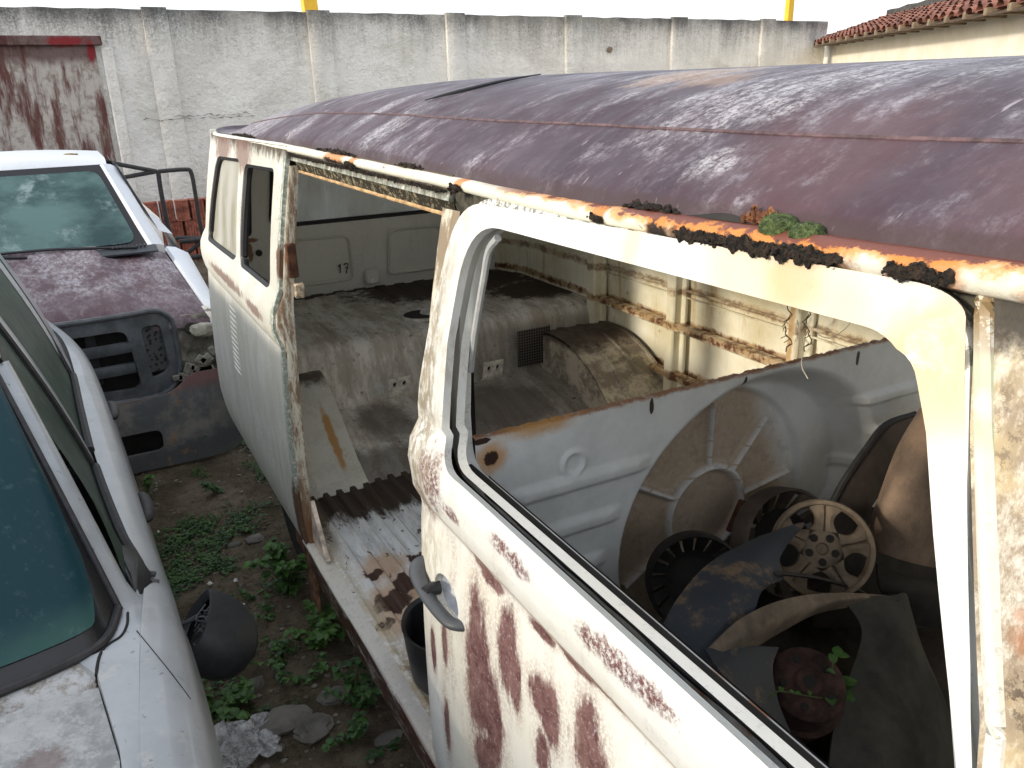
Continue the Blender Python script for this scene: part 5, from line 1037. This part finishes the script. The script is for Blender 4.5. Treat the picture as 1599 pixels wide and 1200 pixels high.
m = Mt('weathered_bumper'); n = m.noise(5, 6, .75); c = m.mix(m.mr(n, .38, .62), (.12, .13, .14), (.26, .25, .23)); c = m.mix(m.mul(m.mr(m.m('ADD', m.Z, m.mul(n, .12)), .36, .43), .8), c, (.20, .085, .085)); c = m.mix(m.mul(m.mr(m.m('ADD', m.Z, m.mul(n, .2)), .20, .12), .8), c, (.075, .085, .095)); c = m.mix(m.mul(m.mr(m.noise(12, 6, .8, off=2), .57, .64), .6), c, (.35, .20, .12)); BUMP = m.done(c, .7, bump=n, bs=.2)
def hz(x, y):
    u = (y-4.4)/1.1; a = abs(x-TX)
    b = .045*(1/(1+math.exp((a-.50+.04*u)*60))); z = .735+.17*min(1, u)+b*.9-.05*max(0, (a-.6)/.25)**2-.05*max(0, 1-u/.12)**2; return z
mb = MB(); R = []
for i in range(61):
    x = TX-.84+1.68*i/60; R.append([Vector((TX+(x-TX)*(1-.08*v), 4.38+1.10*v+.05*abs((x-TX)/.84)**2*(1-v), hz(x, 4.4+1.10*v))) for v in gl(0, 1, 24)])
R = [[r[0]+Vector((0, -.002, -.035))]+r for r in R]; mb.grid(R); mb.build('hood', THOOD, truck, 50, solid=.006)
for mi in (0, 1):
    mb = MB(); R = []
    for v in gl(0, 1, 24):
        xe = TX+.84*(1-.08*v)+.008; z = hz(xe, 4.4+1.1*v); y = 4.43+1.12*v; row = [Vector((xe, y, z-.01)), Vector((xe+.012, y, z+.004)), Vector((xe+.06, y, z-.006)), Vector((.64-.01*v, y, z-.05)), Vector((.665, y, z-.16)), Vector((.66, y, .1))]; R.append([ty(p) for p in row] if mi else row)
    mb.grid(R); mb.build('fender', TW, truck, 50, solid=.005)
    # cab pillar, door side, bed side
    mb = MB(); R = []
    for t in gl(0, 1, 12):
        a = Vector((.405, 5.52, .905)).lerp(Vector((.235, 5.98, 1.372)), t); row = [a, a+Vector((.02, -.01, .012)), a+Vector((.07, .02, .002)), a+Vector((.10, .09, -.02))]; R.append([ty(p) for p in row] if mi else row)
    mb.grid(R); mb.build('windscreen_pillar', TW, truck, 50)
    mb = MB(); R = [[Vector((x, y, z)) for x, z in ((.34, 1.37), (.52, .93), (.60, .90), (.66, .7), (.65, .1))] for y in gl(5.95, 7.0, 5)]; R = [[ty(p) for p in r] for r in R] if mi else R; mb.grid(R); mb.grid([[Vector((s_*(1 if not mi else 1), y, z)) for z in (.86, .1)] for s_ in ((.64,) if not mi else (2*TX-.64,)) for y in (7.1,)] + [[Vector((.64 if not mi else 2*TX-.64, 9.4, z)) for z in (.80, .1)]]); mb.build('cab_side', TW, truck, 30)
mb = MB(); R = []
for i in range(31):
    u = i/30; x = -.66+(.26+.66)*1.0*u-.13+.0; x = TX+(u-.5)*2*.56; ed = abs(2*u-1); R.append([Vector((x, 5.96+.03*ed, 1.378)), Vector((x, 5.99+.03*ed, 1.398+.02*(1-ed**2))), Vector((x, 6.1, 1.412+.03*(1-ed**2))), Vector((x, 6.9, 1.41+.03*(1-ed**2))), Vector((x, 6.95, 1.35)), Vector((x, 6.98, .86))])
mb.grid(R); mb.build('cab_roof', TW, truck, 50)
o_ = [(-1.03, .90), (.47, .90), (.30, 1.375), (-.86, 1.375)]
def wsp(x, z): t = (z-.9)/.475; return Vector((x, 5.50+.48*t+.05*abs((x-TX)/.7)**2-.03, z))
mb = MB(); panel(mb, rnd([(-.975, .895, .03), (.415, .895, .03), (.245, 1.378, .03), (-.805, 1.378, .03)]), [], wsp, .06); bz = mb.build('windscreen_border', FRIT, truck, 60)
mb = MB(); panel(mb, rnd([(-.915, .935, .07), (.352, .935, .07), (.215, 1.345, .06), (-.775, 1.345, .06)]), [], lambda x, z: wsp(x, z)+Vector((0, -.008, 0)), .06); mb.build('windscreen', TGL, bz, 60)
mb = MB(); mb.grid([[Vector((x, 5.47+.04*abs((x-TX)/.7)**2, .905-.0)), Vector((x, 5.40, .92)), Vector((x, 5.30, .90))] for x in gl(-1.0, .44, 30)]); mb.build('cowl', simple('black_cowl', (.03, .035, .045), .6), truck, solid=.01)
mb = MB()
for k in range(9): mb.box((.20+.022*k, 5.40, .935), (.012, .06, .01), ch=.003)
mb.build('cowl_grille', BLACKP, truck)
for p in ([(.33, 5.36, .93), (.05, 5.42, .945), (-.15, 5.44, .955), (-.4, 5.46, .955)], [(-.25, 5.36, .935), (-.5, 5.42, .95), (-.9, 5.45, .96)]): mb = MB(); mb.tube(spl(p, 14), .009, 6); mb.build('wiper', BLACKP, truck)
mb = MB(); q = at('y', 6.3, 108, 243); mb.lump(q-Vector((0, 0, .01)), .035, .3, 3, 2, 5, (1.2, 1, .7)); mb.box(q+Vector((.04, 0, -.01)), (.03, .03, .04)); mb.build('roof_marker_lamp', simple('lamp_rot', (.20, .15, .05), .8, .5, 40), truck)
# grille: moulded frame with round-cornered openings
GO = rnd([(TX-.62, .37, .08), (TX+.655, .305, .17), (TX+.655, .70, .05), (TX+.59, .765, .05), (TX-.62, .765, .05)]); 
holes = [rnd([(TX-.52, .42, .05), (TX+.455, .375, .05), (TX+.425, .69, .05), (TX-.52, .69, .05)]), rnd([(TX+.51, .41, .03), (TX+.605, .43, .05), (TX+.59, .69, .03), (TX+.495, .69, .03)])]
def gm(x, z): return Vector((x, 4.335+.05*((x-TX)/.58)**4+.06*(z-.55)**2, z))
mb = MB(); panel(mb, GO, holes, gm, .04); gr = mb.build('grille', GRL, truck, 50, solid=.03)
mb = MB(); mb.tube([gm(*p)+Vector((0, .0, 0)) for p in dens(GO, .04)+[GO[0]]], .014, 8); mb.build('grille_rim', GRL, gr)
for z in (.595, .485):
    mb = MB(); mb.grid([[gm(x, z)+Vector((0, dy, dzz)) for dy, dzz in ((.03, .030), (.0, .026), (-.004, .0), (.004, -.022), (.04, -.026))] for x in gl(TX-.52, TX+.44, 12)]); mb.build('grille_bar', GRL, gr)
mb = MB()
for k in range(5): x = TX-.38+.16*k; mb.box((x, 4.40, .55), (.05, .02, .27), ch=.004)
mb.build('grille_rib', BLACKP, gr)
mb = MB(); mb.grid([[(x, 4.44, z) for z in (.36, .72)] for x in (TX-.58, TX+.60)]); mb.build('grille_backing', DARKIN, gr)
m = Mt('grille_mesh'); vo = m.new('ShaderNodeTexVoronoi'); vo.inputs['Scale'].default_value = 45; m.put(vo.inputs['Vector'], m.pos); GMM = m.done(m.mix(m.mr(vo.outputs['Distance'], .3, .45), (.012, .012, .012), (.07, .075, .08)), .7)
mb = MB(); mb.grid([[gm(x, z)+Vector((0, .02, 0)) for z in (.44, .69)] for x in (TX+.495, TX+.605)]); mb.build('grille_mesh', GMM, gr)
# empty headlight bay: dented bare sheet with a dark hole
m = Mt('bare_dented_sheet'); n = m.noise(6, 5, .7); c = m.mix(m.mr(n, .35, .65), (.34, .33, .28), (.14, .13, .11)); c = m.mix(m.mul(m.mr(m.noise(20, 6, .8), .58, .66), .7), c, (.10, .05, .03)); BARE = m.done(c, .5, bump=n, bs=.5, bd=.05)
mb = MB(); mb.grid([[Vector((x, 4.43+.05*(x-.3)/.36+.03*mn.fractal(Vector((x*9, z*9, 2)), .7, 2, 3), z)) for z in gl(.40, .70, 18)] for x in gl(.34, .66, 24)]); hb = mb.build('headlight_bay', BARE, truck, 60, solid=.005)
mb = MB(); q = at('y', 4.40, 299, 513); mb.lathe([(0, 0), (.028, 0), (.032, -.006)], q+Vector((0, -.0, 0)), (0, -1, .2), 16); mb.build('lamp_hole', DARKIN, hb)
mb = MB(); q = at('y', 4.40, 318, 515); mb.lump(q, .055, .35, 2, 3, 9, (1.2, .35, .7)); mb.build('lamp_shard', simple('silver_shard', (.45, .43, .36), .35, .3, 20), hb)
mb = MB()
for k in range(7): q = at('y', 4.38, 278+k*9, 590-k*7+(k % 2)*6); mb.box(q, (.05, .02, .03+.015*(k % 3)), Matrix.Rotation(.2*k, 3, 'Y'), ch=.004)
mb.build('broken_bracket', BARE, truck)
# bumper with air opening
def bm_(x, z): return Vector((x, 4.30+.02*abs(x-TX)+.42*max(0, abs(x-TX)-.72)**1.3+.5*max(0, z-.30)**1.5+.10*max(0, .05-z), z))
mb = MB(); panel(mb, rnd([(TX-.98, -.07, .08), (TX+.94, -.07, .14), (TX+.96, .40, .06), (TX+.70, .42, .04), (TX+.58, .33, .06), (TX-.55, .33, .05), (TX-.98, .40, .05)]), [rnd([(TX-.5, .03, .02), (TX+.50, .03, .04), (TX+.50, .15, .04), (TX-.5, .15, .02)])], bm_, .05); bp_ = mb.build('bumper', BUMP, truck, 50, solid=.02)
mb = MB(); mb.grid([[(x, 4.42, z) for z in (-.05, .2)] for x in (TX-.6, TX+.6)]); mb.build('bumper_recess', DARKIN, bp_)
mb = MB(); mb.lathe([(.0, .0), (.15, .0), (.24, .03), (.27, 0), (.27, -.2)], (.56, 5.0, .02), (1, 0, 0), 36); mb.build('wheel', TY, truck)
mb = MB(); mb.grid([[(x, y, .25) for x in (TX-.8, TX+.8)] for y in (4.6, 9.4)]); mb.build('underbody', DARKIN, truck, solid=.1)
# tubular frame behind the cab
STEEL = simple('black_steel_tube', (.022, .020, .02), .6, .4, 30)
def rk(px, py, y=6.9): return at('y', y, px, py)
fr_ = thing('tube_frame', (.7, 6.9, -.1), 'black welded steel tube frame standing behind the pickup cab', 'frame')
for pts, r in (([rk(165, 253), rk(245, 268)], .018), ([rk(185, 279), rk(245, 268)], .018), ([rk(247, 266), rk(252, 300), rk(262, 350), rk(275, 395), rk(284, 408)], .020), ([rk(248, 268), rk(290, 265), rk(299, 270), rk(305, 300), rk(312, 345), rk(318, 372), rk(312, 380), rk(288, 400)], .018), ([rk(318, 374), rk(280, 378)], .022), ([rk(285, 405), rk(330, 398)], .022), ([rk(275, 372, 7.4), rk(330, 372, 7.4)], .02)):
    mb = MB(); mb.tube(pts if len(pts) < 4 else spl(pts, 30), r*.9, 8); mb.build('steel_tube', STEEL, fr_)
for x in (rk(284, 408).x, rk(262, 378).x):
    mb = MB(); mb.tube([(x, 6.9, .62), (x, 6.9, -.1)], .02, 8); mb.build('steel_tube', STEEL, fr_)
# ================================================================ PLANTS, STONES, LITTER
LEAFM = []
for nm, a, b in (('leaf_bright', (.035, .095, .015), (.08, .18, .035)), ('leaf_mid', (.025, .075, .015), (.06, .14, .03)), ('leaf_dark', (.012, .040, .010), (.035, .085, .022))):
    m = Mt(nm); n = m.noise(30, 3); mat = m.done(m.mix(m.mr(n, .3, .7), a, b), .55, spec=.4); m.b.inputs['Subsurface Weight'].default_value = 0; LEAFM.append(mat)
STEM = simple('weed_stem', (.09, .10, .04), .8, .3, 20)
def leaf(mb, p, d, L, w, droop=.3):
    d = d.normalized(); s_ = d.cross(Vector((0, 0, 1)));
    if s_.length < .1: s_ = Vector((1, 0, 0))
    s_.normalize(); u = s_.cross(d); ps = []
    for t, ww in ((0, .08), (.22, .75), (.5, 1.), (.78, .62), (1., .03)):
        c = p+d*L*t-Vector((0, 0, droop*L*t*t)); ps.append([c-s_*w*ww+u*w*.30*ww, c, c+s_*w*ww+u*w*.30*ww])
    mb.grid(ps)
def weed(x, y, h, n, label, mi=0, L=.035, spread=.10, wr=.42, seed=0, cat='weed'):
    h *= .8; L *= .82; n = int(n*1.15)
    r = random.Random(seed); z0 = ground_h(x, y); t = thing('weed', (x, y, z0), label, cat, 'weeds growing between the car and the van'); st = MB(); lf = MB()
    for k in range(max(2, n//9)):
        a = r.uniform(0, 6.28); top = Vector((x+spread*math.cos(a)*r.uniform(.3, 1), y+spread*math.sin(a)*r.uniform(.3, 1), z0+h*r.uniform(.5, 1))); base = Vector((x+r.uniform(-.02, .02), y+r.uniform(-.02, .02), z0-.01)); mid = base.lerp(top, .5)+Vector((0, 0, h*.12)); P = spl([base, mid, top], 9); st.tube(P, [.0028*(1-.6*i/8) for i in range(9)], 5)
        for j in range(9):
            q = P[min(8, 1+j)] if j < 8 else P[8]; f = r.choice((0, 0, 1, 1, 2)) if mi < 0 else mi
            for s2 in (0, 1):
                a2 = r.uniform(0, 6.28); d = Vector((math.cos(a2), math.sin(a2), r.uniform(-.1, .7))); l = L*r.uniform(.6, 1.25); lf.cm = min(2, max(0, f+(r.random() < .25))); leaf(lf, q, d, l, l*wr, r.uniform(.1, .6))
    st.build('stem', STEM, t); lf.build('foliage', LEAFM, t, 80)
G0 = lambda px, py: at('z', -.08, px, py)
for k, (px, py, h, n, mi, L, sp, lb) in enumerate((
    (452, 925, .30, 80, 0, .046, .13, 'tall bright green leafy weed growing against the van sill corner'),
    (495, 1000, .18, 80, 0, .038, .14, 'leafy weed below the sill of the doorway, mid way along'),
    (560, 1095, .15, 80, 1, .036, .15, 'broad green weed beside the rusty sill near the passenger door'),
    (430, 880, .16, 30, 1, .034, .09, 'smaller weed left of the tall bright weed at the sill corner'),
    (235, 775, .20, 16, 0, .034, .05, 'thin upright weed in front of the pickup bumper, left one'),
    (342, 765, .13, 34, 1, .028, .13, 'low feathery weed in front of the pickup bumper corner'),
    (345, 1105, .08, 80, 0, .044, .15, 'broad-leaved low weed under the dangling side mirror'),
    (330, 1165, .05, 20, 0, .045, .07, 'single light green broad weed at the bottom edge beside the white fender'),
    (440, 1030, .09, 46, -1, .030, .15, 'spreading low weed to the right of the dangling side mirror'),
    (405, 930, .06, 30, -1, .024, .13, 'sparse low weed above the dangling side mirror'),
    (540, 1150, .09, 36, -1, .032, .12, 'low weed among the stones near the bottom of the yard'),
    (480, 1060, .08, 36, -1, .028, .12, 'low weed between the two flat stones and the sill'),
    (300, 830, .05, 22, -1, .022, .10, 'tiny sprig of weed on the bare soil behind the white car'),
    (430, 960, .07, 30, 1, .026, .12, 'dark green ground weed on the soil left of the sill'),
    (395, 830, .07, 24, 1, .024, .10, 'small dark weed near the rusty rear wheel'),
    (600, 1160, .05, 20, 2, .026, .10, 'dark weed in the shade right below the rusted sill'))):
    q = G0(px, py); weed(q.x, q.y, h, n, lb, mi, L, sp, .42, k)
# weeds inside the cab
t = thing('vine', by(1300, 1075, .80), 'green leafy vine growing over the rusty drum inside the cab', 'vine'); lf = MB(); st = MB()
P = spl([by(1310, 1010, .82), by(1300, 1045, .79), by(1312, 1075, .78), by(1290, 1090, .77), by(1250, 1085, .77), by(1215, 1080, .77), by(1200, 1090, .77)], 40); st.tube(P, .0015, 5); st.build('stem', STEM, t)
for i, L_ in ((3, .024), (5, .022), (8, .020), (12, .034), (14, .032), (16, .034), (19, .026), (24, .010), (28, .012), (32, .009), (36, .008)):
    for s2 in range(2): a2 = rg.uniform(0, 6.28); lf.cm = 0; leaf(lf, P[i]+Vector((0, -.004, .004)), Vector((math.cos(a2), math.sin(a2)*.6-.3, .3)), L_, L_*.42, .2)
lf.build('foliage', LEAFM, t, 80)
# ground cover: grass blades, clover, leaf debris, pebbles
gr = MB(); rr = random.Random(11)
def dens_g(x, y): return mn.noise(Vector((x*2.4, y*2.4, 5)))+.5*mn.noise(Vector((x*7, y*7, 2)))-.12
cnt = 0
while cnt < 4200:
    x, y = rr.uniform(.0, .75), rr.uniform(1.6, 5.0)
    if dens_g(x, y) < rr.uniform(.0, .6): continue
    z = ground_h(x, y); k = rr.random(); cnt += 1; gr.cm = rr.choice((0, 1, 1, 2, 2))
    a = rr.uniform(0, 6.28)
    if k < .45: L = rr.uniform(.015, .05); d = Vector((math.cos(a)*.5, math.sin(a)*.5, 1)).normalized(); s_ = Vector((-math.sin(a), math.cos(a), 0))*.0014; p = Vector((x, y, z-.003)); q = p+d*L; gr.add([p-s_, p+s_, q+Vector((math.cos(a), math.sin(a), 0))*L*.3], [(0, 1, 2)])
    else:
        for j in range(rr.choice((2, 3, 4))): a2 = a+j*2.1; leaf(gr, Vector((x, y, z+rr.uniform(0, .02))), Vector((math.cos(a2), math.sin(a2), rr.uniform(.05, .5))), rr.uniform(.009, .019), rr.uniform(.003, .007), .2)
tag(gr.build('ground_cover', LEAFM, None, 80), 'low grass and clover covering the soil between the vehicles', None, None, 'stuff')
DL = simple('dead_leaves', (.12, .085, .05), .9, .6, 60); db = MB()
for k in range(1800):
    x, y = rr.uniform(.0, .75), rr.uniform(1.6, 5.2); a = rr.uniform(0, 6.28); L = rr.uniform(.006, .022); leaf(db, Vector((x, y, ground_h(x, y)+.002)), Vector((math.cos(a), math.sin(a), rr.uniform(-.05, .15))), L, L*rr.uniform(.06, .35), 0)
tag(db.build('leaf_debris', DL, None, 80), 'dead leaves and straw bits scattered on the soil', None, None, 'stuff')
PB = simple('pebble', (.20, .18, .15), .9, .4, 30); pb = MB()
for k in range(420):
    x, y = rr.uniform(.0, .78), rr.uniform(1.6, 5.2); r_ = rr.uniform(.003, .011)*(1 if k % 9 else 1.7); pb.lump((x, y, ground_h(x, y)+r_*.2), r_, .3, 2, 1, k, (1.2, 1, .6))
tag(pb.build('pebbles', PB, None, 60), 'small pebbles and rubble scattered on the soil', None, None, 'stuff')
ST = simple('stone', (.15, .14, .125), .9, .35, 12)
for k, (px, py, r_, sq, lb) in enumerate(((437, 1128, .062, (1.3, 1, .4), 'large flat grey stone beside the plastic bag'), (492, 1135, .055, (1.2, 1, .4), 'rounded flat grey stone right of the largest one'), (608, 1150, .034, (1.3, .8, .5), 'small pale angular stone below the rusted sill'), (392, 1062, .040, (1, 1, .5), 'grey stone half hidden under the side mirror'), (520, 1085, .040, (1.2, 1, .4), 'grey flat stone just above the rounded flat stone'), (428, 1000, .018, (1.2, 1, .5), 'little stone in the weeds right of the side mirror'), (395, 838, .03, (1.4, 1, .5), 'pale flat stone on the soil near the rear wheel'), (365, 845, .02, (1.5, .8, .5), 'little pale stone on the soil left of the flat one'))):
    q = G0(px, py); mb = MB(); mb.lump((q.x, q.y, ground_h(q.x, q.y)+r_*.12), r_, .32, 1.6, 3, k*3+1, sq); tag(mb.build('stone', ST, None, 35), lb, 'stone', 'stones lying on the soil')
m = Mt('clear_plastic_film'); n = m.noise(30, 6, .8); m.done(m.mix(m.mr(n, .3, .7), (.60, .62, .64), (.72, .73, .74)), .2, bump=m.noise(9, 3), bs=.3, alpha=m.mr(n, .35, .65, .15, .65)); FILM = m.mat
mb = MB(); q = G0(375, 1172); mb.grid([[Vector((q.x-.11+.22*u+.03*mn.noise(Vector((u*5, v*5, 1))), q.y-.08+.18*v+.03*mn.noise(Vector((u*5, v*5, 9))), ground_h(q.x, q.y)+.012+.05*abs(mn.fractal(Vector((u*2.5, v*2.5, 3)), .9, 2, 3)))) for v in gl(0, 1, 30)] for u in gl(0, 1, 30)]); tag(mb.build('plastic_bag', FILM, None, 30, solid=.001), 'crumpled clear plastic bag lying in the weeds by the white fender', 'plastic bag')
WF = simple('white_petal', (.75, .74, .70), .7)
for k, (px, py, lb) in enumerate(((330, 923, 'white clover flower just above the side mirror'), (371, 918, 'white clover flower right of the one above the mirror'), (381, 958, 'white clover flower lowest, right of the mirror shell'), (250, 841, 'tiny white flower on the soil right of the white car door'))):
    q = G0(px, py); t = thing('clover_flower', (q.x, q.y, ground_h(q.x, q.y)), lb, 'flower', 'white flowers in the weeds'); mb = MB(); mb.tube([(q.x, q.y, ground_h(q.x, q.y)), (q.x, q.y, -.045)], .0012, 5); mb.build('stem', STEM, t); mb = MB(); mb.lump((q.x, q.y, -.045), .0085 if k < 3 else .005, .6, 5, 2, k); mb.build('petals', WF, t)
